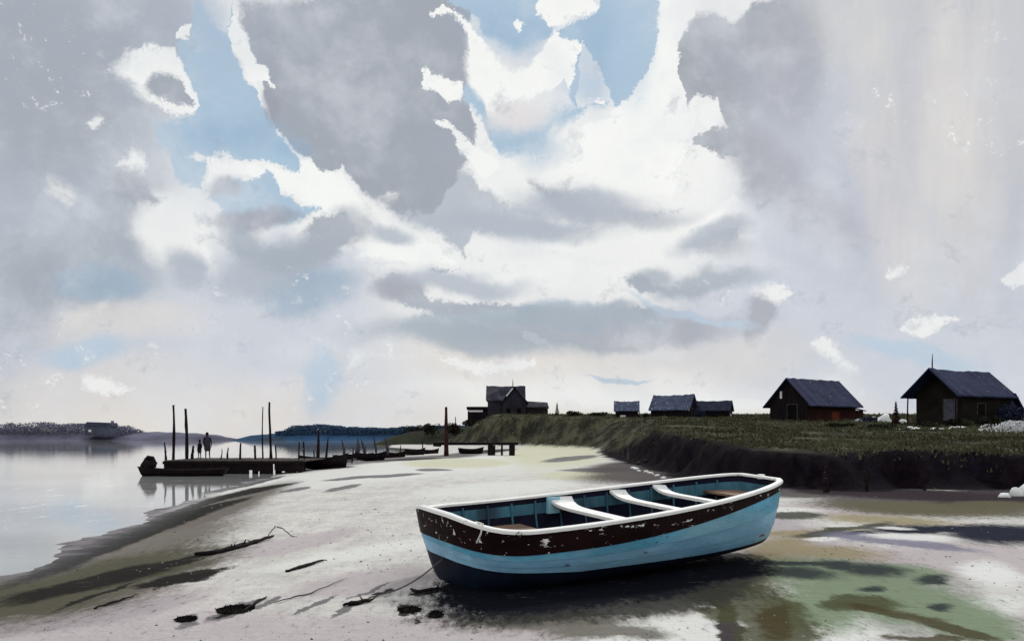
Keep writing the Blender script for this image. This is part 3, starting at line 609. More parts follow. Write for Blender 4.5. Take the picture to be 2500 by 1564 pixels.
shell_part('top_strake', lambda t: a_str(t)-.006, lambda t: 1.0, m_strake, boat, off=0.034)
# thickness edge of the strake
# inner lining, two bands
def lining(name, alo, ahi, m, nseg=6):
    vs, fs = [], []
    for side in (-1, 1):
        k0 = len(vs)
        for t_ in ts:
            for j in range(nseg+1):
                vs.append(hp(t_, max(.0001, alo+(ahi-alo)*j/nseg), side, BP, inset=0.05))
        for i in range(NTT-1):
            for j in range(nseg):
                q = (k0+i*(nseg+1)+j, k0+(i+1)*(nseg+1)+j, k0+(i+1)*(nseg+1)+j+1, k0+i*(nseg+1)+j+1)
                fs.append(q[::-1] if side < 0 else q)
    n1 = NTT*(nseg+1)
    for i in (0, NTT-1):
        for j in range(nseg):
            q = (i*(nseg+1)+j, i*(nseg+1)+j+1, n1+i*(nseg+1)+j+1, n1+i*(nseg+1)+j)
            fs.append(q[::-1] if i == 0 else q)
    return mesh(name, vs, fs, m, boat, smooth=True)
lining('inner_planking', 0.80, 0.93, m_in, 8)
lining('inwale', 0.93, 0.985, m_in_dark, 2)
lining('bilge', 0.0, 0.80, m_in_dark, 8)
# gunwale: a rounded capping all round
def gunwale():
    prof = [(-.058, -.01), (-.058, .022), (-.04, .034), (.03, .034), (.048, .022), (.048, -.02), (.02, -.02), (.02, -.01)]
    path = [hp(t_, 1, -1, BP) for t_ in ts]
    end = path[-1]; endf = hp(1, 1, 1, BP); start = path[0]; startf = hp(0, 1, 1, BP)
    far = [hp(t_, 1, 1, BP) for t_ in reversed(ts)]
    ring = path+[end.lerp(endf, k/6) for k in range(1, 6)]+far+[startf.lerp(start, k/6) for k in range(1, 6)]
    n = len(ring); vs, fs = [], []
    for i, p in enumerate(ring):
        d = (ring[(i+1) % n]-ring[i-1]); d.z = 0; d.normalize(); out = Vector((d.y, -d.x, 0))
        wv = 1+.12*mn.noise(p*2.0)+.16*mn.noise(p*9.0)
        for (a, b_) in prof: vs.append(p+out*a*wv+Vector((0, 0, b_)))
    k = len(prof)
    for i in range(n):
        for j in range(k):
            fs.append((i*k+j, i*k+(j+1) % k, ((i+1) % n)*k+(j+1) % k, ((i+1) % n)*k+j))
    return mesh('gunwale', vs, fs, m_white, boat, smooth=False)
gunwale()
# rubbing line between strake and blue side
mb = MB()
# keel and stem / stern posts
mb.tube([hp(t_, 0.0001, 1, BP)+Vector((0, 0, -.02)) for t_ in ts[1:-1]], 0.045, 6); mb.build('keel', m_navy, boat, True)
mb = MB()
pst = [Vector(((.5)*BP['L']*(1-.07*(1-a))+.04, 0, hull_curves(1, BP)[2]+(hull_curves(1, BP)[1]-hull_curves(1, BP)[2])*(1-math.cos(a*math.pi/2)))) for a in [i/8 for i in range(9)]]
mb.tube([p for p in pst]+[pst[-1]+Vector((0, 0, .05))], [.05]*5+[.06]*3+[.07]*2, 8); mb.build('sternpost', m_white, boat, True)
# thwarts, slightly below the rim, ends turned up into white knees
def thwart(t_, wid, drop, m=m_white):
    b, s, k = hull_curves(t_, BP); vs, fs = [], []
    N = 16; X = (t_-.5)*BP['L']; hw = b-.05
    for i in range(N+1):
        u = -1+2*i/N
        z = s-drop+(drop-.03)*abs(u)**7
        w = wid*(.5+.45*abs(u)**4)
        for dx, dz in ((-w, 0), (w, 0), (w, -.05), (-w, -.05)): vs.append((X+dx, u*hw, z+dz))
    for i in range(N):
        for j in range(4): fs.append((i*4+j, (i+1)*4+j, (i+1)*4+(j+1) % 4, i*4+(j+1) % 4))
    fs += [(0, 1, 2, 3), tuple(N*4+j for j in (3, 2, 1, 0))]
    return mesh('thwart', vs, fs, m, boat)
thwart(.455, .27, .17); thwart(.635, .19, .16); thwart(.765, .16, .15)
# stern and bow benches
def bench(t0, t1, drop, m, name):
    vs, fs = [], []; N = 10
    for i in range(N+1):
        t_ = t0+(t1-t0)*i/N; b, s, k = hull_curves(t_, BP); X = max(-.5*BP['L']+.06, min(.5*BP['L']-.06, (t_-.5)*BP['L']))
        zz = hull_curves(.5*(t0+t1), BP)[1]-drop
        for y_, z_ in ((-(b-.055), zz), (b-.055, zz), (b-.055, zz-.04), (-(b-.055), zz-.04)): vs.append((X, y_, z_))
    for i in range(N):
        for j in range(4): fs.append((i*4+j, (i+1)*4+j, (i+1)*4+(j+1) % 4, i*4+(j+1) % 4))
    fs += [(0, 1, 2, 3), tuple(N*4+j for j in (3, 2, 1, 0))]
    mesh(name, vs, fs, m, boat)
bench(.90, .992, .26, m_tan, 'stern_bench')
bench(.09, .33, .40, m_tan, 'bow_boards')
# floorboards
mb = MB()
for j in range(-4, 5):
    z = .30
    mb.box(-.36*BP['L'], .40*BP['L'], j*.17-.078, j*.17+.078, z, z+.025, j=.004)
mb.build('floorboards', m_tan, boat)
# ribs on the inside
for t_ in [.1, .17, .24, .31, .38, .455, .53, .60, .67, .74, .81, .88, .94]:
    for side in (-1, 1):
        mb = MB(); mb.tube([hp(t_, a, side, BP, inset=.065) for a in [.3, .45, .6, .7, .8, .88, .96]], .02, 5)
        mb.build('rib', m_in, boat)
# the pale blue knee beside the first thwart
for side in (1,):
    mb = MB(); c = hp(.43, 1, side, BP, inset=.07)
    mb.box(c.x-.12, c.x+.12, c.y-.07, c.y, c.z-.30, c.z-.02); mb.build('knee', mat('pale_blue_paint', srgb((150, 200, 215)), .5, .12), boat)
# ring on the bow
bowring = Mrot @ hp(.0, .55, -1, BP)+boat_loc
bt = hp(0, .62, 0, BP)+Vector((-.03, 0, 0))
mb = MB(); mb.tube([bt+Vector((-.0, math.cos(a)*.035, math.sin(a)*.035)) for a in np.linspace(0, 2*math.pi, 14)], .008, 6)
mb.build('bow_ring', mat('rusty_iron', srgb((70, 52, 46)), .7, .4), boat, True)

def world_pt(v): return Mrot.to_3x3() @ v+boat_loc
# mooring rope from the bow down to its anchor in the sand
m_rope = mat('grey_rope', srgb((104, 98, 92)), .9, .3, 40)
a0 = world_pt(bt); ex, ey = gp(905, 1460); a1 = Vector((ex, ey, H(ex, ey)+.02))
e2x, e2y = gp(870, 1480)
pts = []
for i in range(25):
    u = i/24; p = a0.lerp(a1, u); p.z -= .10*math.sin(u*math.pi); pts.append(p)
for (px_, py_) in ((890, 1468), (865, 1475), (850, 1478)):
    x_, y_ = gp(px_, py_); pts.append(Vector((x_, y_, H(x_, y_)+.012)))
mb = MB(); mb.tube(pts, .011, 6); tag(mb.build('mooring_rope', m_rope, None, True), 'thin grey rope running from the bow of the big blue boat down to the sand', 'rope')
# rope hanging over the dark bow
tp = hp(.012, 1, -1, BP)+Vector((0, -.05, .05))
pts = [hp(.03, 1, -1, BP)+Vector((0, .12, .05)), hp(.03, 1, -1, BP)+Vector((0, -.07, .055)), hp(.028, .95, -1, BP)+Vector((-.01, -.06, 0)), hp(.022, .88, -1, BP)+Vector((0, -.05, 0)), hp(.015, .80, -1, BP)+Vector((0, -.045, 0))]
mb = MB(); mb.tube([world_pt(p) for p in pts], .014, 6)
tag(mb.build('painter_rope', mat('pale_rope', srgb((225, 222, 215)), .9, .2, 60), None, True), 'short pale rope hanging down over the dark bow of the big boat', 'rope')

# ------------------------------------------------------------------ generic small boats, poles, houses
m_dark = mat('tarred_wood', srgb((30, 22, 24)), 0.7, 0.4, 3, 0.25, bump=.4, bscale=12)
m_dark2 = mat('weathered_wood', srgb((84, 78, 76)), 0.85, 0.35, 3, 0.2, bump=.4, bscale=14, tint=srgb((50, 44, 46)))
m_pole = mat('pole_wood', srgb((38, 28, 30)), 0.8, 0.5, 2.2, 0.2, bump=.5, bscale=10, flecks=(srgb((190, 186, 182)), 0.66, 7.0))
m_rust = mat('red_brown_wood', srgb((56, 34, 30)), 0.8, 0.4, 2, 0.2, bump=.4)
m_canvas = mat('furled_canvas', srgb((72, 70, 78)), 0.9, 0.3, 4, 0.1)
def small_boat(name, loc, rz, L, B, h, label, group=None, mast=None, m=None):
    root = empty(name, loc, rz, label, 'boat', group); m = m or m_dark
    N = 20; prof = [0, .35, .62, .82, 1.0]; vs, fs = [], []
    def sec(u, inset=0):
        w = abs(2*u-1); b = B/2*((1-w**2.4)**.8 if u > .5 else (.55+.45*(1-w**2.2)**.8)); s = h*(1+.42*w**2*(1 if u > .5 else .5)); return max(b-inset, .02), s, h*.18*w**3+inset
    for side in (-1, 1):
        for i in range(N+1):
            u = i/N; b, s, k = sec(u)
            for a in prof: vs.append(((u-.5)*L*(1-.10*(1-a)), side*b*math.sin(a*math.pi/2)**.6, k+(s-k)*a**1.4))
    K = len(prof)
    for si in range(2):
        o_ = si*(N+1)*K
        for i in range(N):
            for j in range(K-1):
                q = (o_+i*K+j, o_+(i+1)*K+j, o_+(i+1)*K+j+1, o_+i*K+j+1); fs.append(q if si == 0 else q[::-1])
    for i in (0, N):
        for j in range(K-1): fs.append((i*K+j, i*K+j+1, (N+1)*K+i*K+j+1, (N+1)*K+i*K+j))
    mesh('hull', vs, fs, m, root, True)
    g = MB()
    for side in (-1, 1):
        g.tube([((i/N-.5)*L, side*sec(i/N)[0], sec(i/N)[1]) for i in range(N+1)], .035, 5)
    g.build('gunwale', m, root)
    th = MB()
    b, s, k = sec(.45); th.box(-.12, .12, -b+.03, b-.03, s*.72, s*.72+.04); b, s, k = sec(.7); th.box(.18*L, .18*L+.2, -b+.03, b-.03, s*.72, s*.72+.04)
    fl = [(x_, y_) for x_, y_ in ((-.42*L, -.3*B), (.3*L, -.3*B), (.3*L, .3*B), (-.42*L, .3*B))]
    th.add([(x_, y_, h*.25) for x_, y_ in fl]+[(x_, y_, h*.25-.02) for x_, y_ in fl], [(0, 1, 2, 3), (7, 6, 5, 4), (0, 4, 5, 1), (1, 5, 6, 2), (2, 6, 7, 3), (3, 7, 4, 0)])
    th.build('thwart', m_dark2, root)
    for (mx_, mh, lean, thick, sail) in (mast or []):
        mm = MB(); pts = [(mx_*L+lean*q*mh, 0, .1+mh*q) for q in (0, .3, .6, .85, 1)]
        mm.tube(pts, [thick, thick*.95, thick*.8, thick*.55, thick*.3], 7); mm.build('mast', m_pole, root)
        if sail:
            sm = MB(); sm.tube([(mx_*L+lean*q*mh+sail*math.sin(math.pi*q)*.8, .02, .15+mh*q) for q in (.02, .2, .35, .5, .65, .82, .95)], [.03, sail, sail*1.2, sail, sail*.7, sail*.4, .02], 7)
            sm.build('furled_sail', m_canvas, root, True)
    return root

def pole(name, px_, D, ytop, ybase_z, r, label, cat, group=None, m=None, bend=.06, hook=0):
    x_ = at(px_, D); zt = zat(ytop, D); h_ = zt-ybase_z
    rnd = random.Random(int(px_*7)); pts = []; rs = []
    n = 9
    for i in range(n+1):
        q = i/n; pts.append((x_+bend*math.sin(q*2.6+px_)*(1+q)+rnd.uniform(-.01, .01), D+rnd.uniform(-.01, .01), ybase_z+h_*q)); rs.append(1.35*r*(1.15-.6*q)*rnd.uniform(.8, 1.15))
    if hook: pts.append((pts[-1][0]+hook, D, zt-.04)); rs.append(r*.35)
    c = MB(); base = Vector(pts[0]); c.tube([Vector(p)-base for p in pts], rs, 7)
    return tag(c.build(name, m or m_pole, None, False, loc=base), label, cat, group)

# ------------------------------------------------------------------ jetty with its poles
JD = 52.0; JZ = zat(1117, 58)
jx0, jx1 = at(398, JD), at(742, JD)
jetty = empty('jetty', (0.5*(jx0+jx1), JD+3, WATER_Z), 0, 'low dark timber jetty standing in the water left of centre', 'jetty')
jl = jx1-jx0
mb = MB()
rr = random.Random(3)
k = 0; x_ = -jl/2
while x_ < jl/2:
    w_ = rr.uniform(.16, .24); zz = JZ-WATER_Z
    mb.box(x_, x_+w_-.02, -2.9+rr.uniform(-.12, .12), 2.9+rr.uniform(-.1, .1), zz-.06, zz+rr.uniform(-.008, .012)); x_ += w_
mb.build('deck', m_dark2, jetty)
mb = MB()
x_ = -jl/2+.05
while x_ < jl/2-.1:                        # rough vertical facing boards, some missing
    w_ = rr.uniform(.14, .24)
    if rr.random() < (.98 if x_ < jl*.12 else .84): mb.box(x_, x_+w_-.015, -3.0, -2.93, rr.uniform(-.25, -.05) if x_ < .1*jl else rr.uniform(-.1, .25), JZ-WATER_Z-.08-rr.uniform(0, .05))
    x_ += w_
mb.build('facing', m_dark, jetty)
for i in range(7):
    for yy in (-2.7, 2.7):
        mb = MB(); X_ = -jl/2+.3+i*(jl-.6)/6
        mb.tube([(X_, yy, -1.0), (X_, yy, JZ-WATER_Z-.07)], .10, 8); mb.build('pile', m_dark, jetty)
mb = MB(); mb.box(-jl/2, jl/2, -3.08, -3.005, JZ-WATER_Z-.22, JZ-WATER_Z-.06); mb.box(-jl/2, jl/2, -2.75, -2.6, JZ-WATER_Z-.2, JZ-WATER_Z-.065); mb.build('beam', m_dark, jetty)
# a punt along its left end and the bundle standing on it
pD = 50.0
p0 = small_boat('punt', ((at(350, pD)+at(560, pD))/2, pD-.6, WATER_Z-.08), math.pi, at(560, pD)-at(345, pD), 1.3, .42, 'long low black punt moored along the left end of the jetty')
mb = MB(); vs_, fs_ = lump(5, .38, .30, .52, .75); mb.add(vs_, fs_)
bx_, bz_ = at(376, pD), WATER_Z+.40
bd = empty('tarpaulin_bundle', (bx_, pD-.6, bz_-.1), 0, 'dark tarpaulin bundle standing on the end of the low punt', 'bundle')
mesh('tarpaulin', [Vector(v)*1.0+Vector((0, 0, .28)) for v in vs_], fs_, m_dark, bd, True)
mb = MB(); mb.tube([(-.3, 0, .62), (-.1, 0, .78), (.12, 0, .74), (.3, 0, .66)], [.03, .12, .11, .03], 7); mb.build('knot', m_dark, bd)

PG = 'tall poles beside the jetty'
pole('mooring_pole', 421, 55, 988, -1.0, .085, 'leftmost tall bent mooring pole at the jetty, its tip hooked', 'pole', PG, hook=.10)
pole('mooring_pole', 453, 55, 997, -1.0, .10, 'thick tall mooring pole, second from the left at the jetty', 'pole', PG)
pole('mooring_pole', 644, 56, 993, -1.0, .045, 'thin tall pole beside the taller one at the right half of the jetty', 'pole', PG, hook=-.07)
pole('mooring_pole', 662, 55, 981, -1.0, .075, 'tallest mooring pole, near the right half of the jetty', 'pole', PG, hook=.05)
SG = 'short posts along the jetty'
for (px_, yt, r_, lb) in ((404, 1079, .05, 'short thin post with curled top at the left end of the jetty deck'), (470, 1088, .08, 'short pointed post left of the two people on the jetty'),
                          (540, 1095, .03, 'thinnest short stick right of the two people on the jetty'), (557, 1092, .045, 'short slim post right of the thinnest stick on the jetty'),
                          (588, 1081, .075, 'short crooked post near the middle of the jetty'), (624, 1086, .085, 'stout short post left of the two tall right-hand poles'),
                          (673, 1085, .05, 'short thin post just right of the tallest pole'), (728, 1079, .055, 'short post near the right end of the jetty'), (743, 1077, .065, 'short stout post at the right end of the jetty, beside the masted boat')):
    pole('mooring_post', px_, 54.5, yt, -.9 if px_ > 560 else JZ-.05, r_, lb, 'post', SG, bend=.03, hook=.04 if px_ in (404, 588) else 0)

# ------------------------------------------------------------------ people on the jetty
def person(px_, D, hgt, label, coat, lean=0.0, width=1.0, face=0.0):
    root = empty('person', (at(px_, D), D, JZ), face, label, 'person', 'people on the jetty')
    s_ = hgt/1.75
    J = {'pel': (0, 0, .93), 'wai': (0, 0, 1.10), 'che': (0, .01, 1.32), 'nec': (0, 0, 1.49), 'hea': (0, -.01, 1.60), 'top': (0, -.01, 1.70),
         'kl': (-.10, -.04, .50), 'al': (-.11, .03, .09), 'tl': (-.12, -.13, .03), 'kr': (.11, -.02, .50), 'ar': (.13, .05, .09), 'tr': (.14, -.11, .03),
         'hl': (-.09, 0, .88), 'hr': (.09, 0, .88),
         'sl': (-.18, 0, 1.41), 'el': (-.24, .02, 1.14), 'wl': (-.22, -.07, .92), 'dl': (-.21, -.10, .83),
         'sr': (.18, 0, 1.41), 'er': (.25, .01, 1.14), 'wr': (.24, -.06, .92), 'dr': (.23, -.09, .83)}
    rad = {'pel': .14, 'wai': .13, 'che': .16, 'nec': .06, 'hea': .095, 'top': .085, 'kl': .065, 'al': .045, 'tl': .04, 'kr': .065, 'ar': .045, 'tr': .04, 'hl': .09, 'hr': .09,
           'sl': .07, 'el': .05, 'wl': .033, 'dl': .035, 'sr': .07, 'er': .05, 'wr': .033, 'dr': .035}
    E = [('pel', 'wai'), ('wai', 'che'), ('che', 'nec'), ('nec', 'hea'), ('hea', 'top'), ('pel', 'hl'), ('hl', 'kl'), ('kl', 'al'), ('al', 'tl'), ('pel', 'hr'), ('hr', 'kr'), ('kr', 'ar'), ('ar', 'tr'),
         ('che', 'sl'), ('sl', 'el'), ('el', 'wl'), ('wl', 'dl'), ('che', 'sr'), ('sr', 'er'), ('er', 'wr'), ('wr', 'dr')]
    names_ = list(J); me_ = bpy.data.meshes.new('body')
    me_.from_pydata([(J[n][0]*s_*width+lean*J[n][2]*s_, J[n][1]*s_, J[n][2]*s_) for n in names_], [(names_.index(a), names_.index(b_)) for a, b_ in E], [])
    ob = bpy.data.objects.new('body', me_); COL.objects.link(ob); ob.parent = root
    md = ob.modifiers.new('skin', 'SKIN'); 
    for i, n in enumerate(names_):
        sv = me_.skin_vertices[0].data[i]; sv.radius = (rad[n]*s_*width, rad[n]*s_*.85); sv.use_root = (n == 'pel')
    sb = ob.modifiers.new('sub', 'SUBSURF'); sb.levels = 2; sb.render_levels = 2; me_.materials.append(mat('dark_clothes', srgb((36, 32, 40)), .9, .3, 8))
    # coat: closed loft from shoulders to knee
    c = MB(); rings = [(1.52, .07, .07), (1.46, .14, .10), (1.38, .19, .13), (1.20, .205, .14), (1.02, .19, .14), (.80, .21, .16), (.62, .20, .16), (.50, .16, .14)]
    vs, fs = [], []; n = 14
    for (z, a, b_) in rings:
        for k_ in range(n):
            th = 2*math.pi*k_/n; vs.append((a*width*math.cos(th)*s_+lean*z*s_, b_*math.sin(th)*s_, z*s_+.015*math.sin(3*th)))
    for i in range(len(rings)-1):
        for k_ in range(n): fs.append((i*n+k_, i*n+(k_+1) % n, (i+1)*n+(k_+1) % n, (i+1)*n+k_)[::-1])
    mesh('coat', vs, fs, coat, root, True)
    # hat
    c = MB(); zz = 1.69*s_; lx = lean*zz
    c.tube([(lx, -.01, zz-.02), (lx, -.01, zz), (lx, -.01, zz+.01), (lx, -.01, zz+.10), (lx, -.01, zz+.12)], [.15*s_, .15*s_, .10*s_, .085*s_, .03], 12); c.build('hat', mat('dark_felt', srgb((22, 18, 22)), .95, .2), root)
    # simple face and hands detail
    f = MB(); fx = lean*1.6*s_
    f.tube([(fx, -.10*s_, 1.61*s_), (fx, -.125*s_, 1.585*s_), (fx, -.10*s_, 1.57*s_)], [.01, .016, .012], 6)
    for ex_ in (-.035, .035): f.box(fx+ex_-.012, fx+ex_+.012, -.10*s_, -.092*s_, 1.615*s_, 1.627*s_)
    f.box(fx-.028, fx+.028, -.098*s_, -.088*s_, 1.535*s_, 1.545*s_); f.build('face', mat('skin', srgb((150, 115, 100)), .7, .1), root)
    hm = mat('skin', srgb((150, 115, 100)))
    for sd, nm_ in ((-1, 'dl'), (1, 'dr')):
        q = Vector((J[nm_][0]*width+lean*J[nm_][2], J[nm_][1], J[nm_][2]))*s_; h_ = MB()
        for k_ in range(4): h_.tube([q+Vector((0, -.024+.016*k_, -.02)), q+Vector((-.006*sd, -.026+.016*k_, -.065-.008*(k_ in (1, 2)))), q+Vector((-.018*sd, -.026+.016*k_, -.09-.008*(k_ in (1, 2))))], [.010, .009, .007], 5)
        h_.tube([q+Vector((0, -.03, .0)), q+Vector((-.012*sd, -.052, -.03)), q+Vector((-.016*sd, -.055, -.055))], [.012, .010, .008], 5); h_.build('hand', hm, root)
    return root
person(507, 57.0, 1.68, 'taller person in a long dark grey coat and hat standing on the jetty', mat('grey_coat', srgb((62, 58, 70)), .9, .3, 5), lean=-.02, width=1.1, face=.5)
person(487, 57.4, 1.18, 'shorter person in black clothes beside the taller one on the jetty', mat('black_coat', srgb((28, 22, 28)), .9, .3, 5), lean=.03, width=1.05, face=-.4)

# ------------------------------------------------------------------ boats beyond the jetty
def gz(px_, D): return H(at(px_, D), D)
small_boat('fishing_boat', (at(790, 58), 58, gz(790, 58)-.05), R(8), 3.3, 1.3, .78, 'black fishing boat with two thin masts, right of the jetty', mast=[(-.12, 2.55, .03, .13, 0), (.03, 2.1, .10, .09, 0)])
small_boat('dinghy', (at(905, 76), 76, gz(905, 76)), R(4), 2.7, 1.1, .62, 'dark open dinghy on the mud between the masted boat and the small dinghy', 'dark dinghies on the mud')
small_boat('dinghy', (at(1013, 98), 98, gz(1013, 98)), R(6), 2.4, 1.0, .62, 'smallest dark dinghy on the mud, left of the tall reddish post', 'dark dinghies on the mud')
for (px_, D, mh, ln, sw, lb) in ((838, 84, 1.9, -.16, .13, 'leaning sailing dinghy behind the two-masted fishing boat, leftmost of the row'),
                             (866, 88, 2.0, .12, .22, 'sailing dinghy with the widest furled sail, second of the row'),
                             (888, 92, 1.9, -.22, .16, 'sailing dinghy leaning hard left in the middle of the row'),
                             (916, 90, 2.2, -.12, .10, 'slim masted sailing dinghy, fourth of the row'),
                             (944, 86, 2.2, -.14, .13, 'rightmost sailing dinghy of the row, its mast leaning left')):
    small_boat('sailing_dinghy', (at(px_, D), D, WATER_Z-.06), R(random.uniform(-30, 30)), 2.2, .9, .38, lb, 'row of sailing dinghies behind the beached boats', mast=[(.05, mh, ln, .05, sw)])
small_boat('dinghy', (at(965, 88), 88, gz(965, 88)-.04), R(-12), 2.3, 1.0, .5, 'low dark dinghy just left of the smallest dinghy on the mud', 'dark dinghies on the mud')
small_boat('dinghy', (at(1050, 104), 104, gz(1050, 104)-.04), R(10), 2.2, 1.0, .5, 'low dark dinghy close beside the foot of the tall reddish post', 'dark dinghies on the mud')
small_boat('rowing_dinghy', (at(1150, 100), 100, gz(1150, 100)-.04), R(-6), 3.0, 1.1, .6, 'dark dinghy lying under the wooden footbridge', None)
for (px_, D_, yt, r_, lb) in ((768, 62, 1098, .05, 'thin stake in the mud left of the masted fishing boat hull'), (860, 70, 1092, .05, 'thin stake in the mud between the fishing boat and the next dinghy'), (978, 84, 1086, .06, 'thin stake in the mud between the two small dinghies'), (1032, 95, 1076, .07, 'thin stake in the mud left of the tall reddish post')):
    pole('stake', px_, D_, yt, gz(px_, D_)-.3, r_, lb, 'stake', 'stakes on the mud among the boats', bend=.04)
# ------------------------------------------------------------------ footbridge and its tall post
BD = 93.0
fb = empty('footbridge', (at(1165, BD), BD, 0), 0, 'low dark wooden footbridge between the tall post and the grass bank', 'footbridge')
bz = zat(1079, BD); L_ = at(1262, BD)-at(1062, BD)
mb = MB(); mb.box(-L_/2, L_/2, -.6, .6, bz-.30, bz); mb.build('deck', m_dark, fb)
mb = MB(); mb.box(-L_/2-.3, -L_/2+.5, -.7, .7, bz-.45, bz+.02, j=.04); mb.build('end_block', m_dark, fb)
for (px_, w_) in ((1200, .42), (1250, .30), (1225, .12)):
    mb = MB(); X_ = at(px_, BD)-at(1165, BD); mb.box(X_-w_, X_+w_, -.5, .5, -.3, bz-.31, j=.05); mb.build('pier', m_dark, fb)
mb = MB(); mb.tube([(-L_/2+1, -.5, bz+.65), (-L_*.1, -.5, bz+.75), (L_*.28, -.5, bz+.7)], .05, 6)
for X_ in (-L_/2+1.0, -L_*.1, L_*.27): mb.tube([(X_, -.5, bz), (X_, -.5, bz+.72)], .05, 6)
mb.build('handrail', m_dark2, fb)
pole('tall_post', 1090, 90, 993, -.4, .17, 'tall stout reddish-brown post rising at the left end of the footbridge', 'post', None, m_rust, bend=.02)

# ------------------------------------------------------------------ buildings
m_slate = mat('slate_roof', srgb((44, 50, 78)), 0.75, 0.3, 0.9, 0.25, bump=.6, bscale=6, flecks=(srgb((215, 217, 222)), 0.665, 3.5), stretch=(.5, 1, 1))
m_slate2 = mat('pale_slate_roof', srgb((78, 86, 108)), 0.8, 0.3, 0.9, 0.25, bump=.6, bscale=6, flecks=(srgb((225, 227, 232)), 0.63, 3.0))
m_wall = mat('dark_boarding', srgb((30, 24, 27)), 0.85, 0.4, 1.2, 0.2, bump=.7, bscale=5, stretch=(3, 3, .5))
m_wallr = mat('russet_boarding', srgb((50, 29, 25)), 0.85, 0.45, 0.8, 0.2, bump=.7, bscale=5, tint=srgb((38, 28, 26)), stretch=(1, 3, 1))
m_wallg = mat('mossy_boarding', srgb((34, 31, 26)), 0.85, 0.45, 0.9, 0.2, bump=.7, bscale=5, tint=srgb((32, 26, 28)))
m_grey = mat('grey_render', srgb((48, 48, 56)), 0.85, 0.35, 0.6, 0.2, bump=.5, bscale=4, tint=srgb((44, 38, 44)))
m_black = mat('opening', srgb((14, 12, 14)), 0.9, 0.1)
m_wtrim = mat('white_trim', srgb((225, 227, 226)), 0.6, 0.05)
def slab(a, b_, c, d, th):
    """thick quad; a,b bottom edge, c,d top edge"""
    a, b_, c, d = map(Vector, (a, b_, c, d)); n = (b_-a).cross(d-a).normalized()*th
    return [a, b_, c, d, a-n, b_-n, c-n, d-n], [(0, 1, 2, 3), (7, 6, 5, 4), (0, 4, 5, 1), (1, 5, 6, 2), (2, 6, 7, 3), (3, 7, 4, 0)]
def ragged_roof(L, Dp, he, hr, ox, oy, jit=.05, n=14, x0=None, x1=None):
    """two roof slopes along x, edges slightly sagging and ragged"""
    mb = MB(); r_ = random.Random(int(L*100)); x0 = -L/2-ox if x0 is None else x0; x1 = L/2+ox if x1 is None else x1
    sl = (hr-he)/(Dp/2); ze = he-sl*oy
    ridge = [hr+.34+r_.uniform(-jit, jit)-.10*math.sin(math.pi*i/n) for i in range(n+1)]
    for sgn in (-1, 1):
        eave = [(sgn*(Dp/2+oy)+r_.uniform(-jit, jit), ze+.20+r_.uniform(-jit, jit)*.6) for i in range(n+1)]
        vs, fs = [], []
        for i in range(n+1):
            X = x0+(x1-x0)*i/n
            ym = sgn*(Dp/4+oy/2); zm = .5*(ridge[i]+eave[i][1])-.01
            vs += [(X, 0, ridge[i]), (X, ym, zm), (X, *eave[i]), (X, eave[i][0], eave[i][1]-.14), (X, ym, zm-.14), (X, 0, ridge[i]-.16)]
        for i in range(n):
            for j in range(5): q = (i*6+j, i*6+j+1, (i+1)*6+j+1, (i+1)*6+j); fs.append(q if sgn < 0 else q[::-1])
        fs += [(0, 1, 4, 5), (1, 2, 3, 4), (n*6, n*6+5, n*6+4, n*6+1), (n*6+1, n*6+4, n*6+3, n*6+2)]
        mb.add(vs, fs)
    return mb
def gable_walls(L, Dp, he, hr, zb=-1.2):
    vs = []
    for X in (-L/2, L/2): vs += [(X, -Dp/2, zb), (X, Dp/2, zb), (X, Dp/2, he), (X, 0, hr), (X, -Dp/2, he)]
    return vs, [(4, 3, 2, 1, 0), (5, 6, 7, 8, 9), (0, 5, 9, 4), (1, 2, 7, 6), (2, 3, 8, 7), (3, 4, 9, 8)]
def house(name, px_, D, rz, L, Dp, he, hr, label, cat, wall, roof, ox=.35, oy=.35, group=None, zadj=0, jit=.05, x0=None):
    z = H(at(px_, D), D)+zadj
    root = empty(name, (at(px_, D), D, z), rz, label, cat, group)
    mesh('wall', *gable_walls(L, Dp, he, hr), wall, root)
    ragged_roof(L, Dp, he, hr, ox, oy, jit, x0=x0).build('roof', roof, root)
    return root
def opening(root, face, L, Dp, u, z0, w, h, nm='door', m=None, fr=True):
    """on the left gable ('l'), the right gable ('r') or the front ('f')"""
    mb = MB(); fm = MB(); e = .03
    def bx(M_, a0, a1, zz0, zz1, d0, d1):
        if face == 'l': M_.box(-L/2-d1, -L/2-d0, a0, a1, zz0, zz1)
        elif face == 'r': M_.box(L/2+d0, L/2+d1, a0, a1, zz0, zz1)
        else: M_.box(a0, a1, -Dp/2-d1, -Dp/2-d0, zz0, zz1)
    bx(mb, u-w/2, u+w/2, z0, z0+h, -.05, e); o_ = mb.build(nm, m or m_black, root)
    if fr:
        for (a0, a1, q0, q1) in ((u-w/2-.08, u-w/2, z0, z0+h), (u+w/2, u+w/2+.08, z0, z0+h), (u-w/2-.08, u+w/2+.08, z0+h, z0+h+.08)): bx(fm, a0, a1, q0, q1, -.02, e+.03)
        fm.build('frame', m_dark2, o_)
    return o_

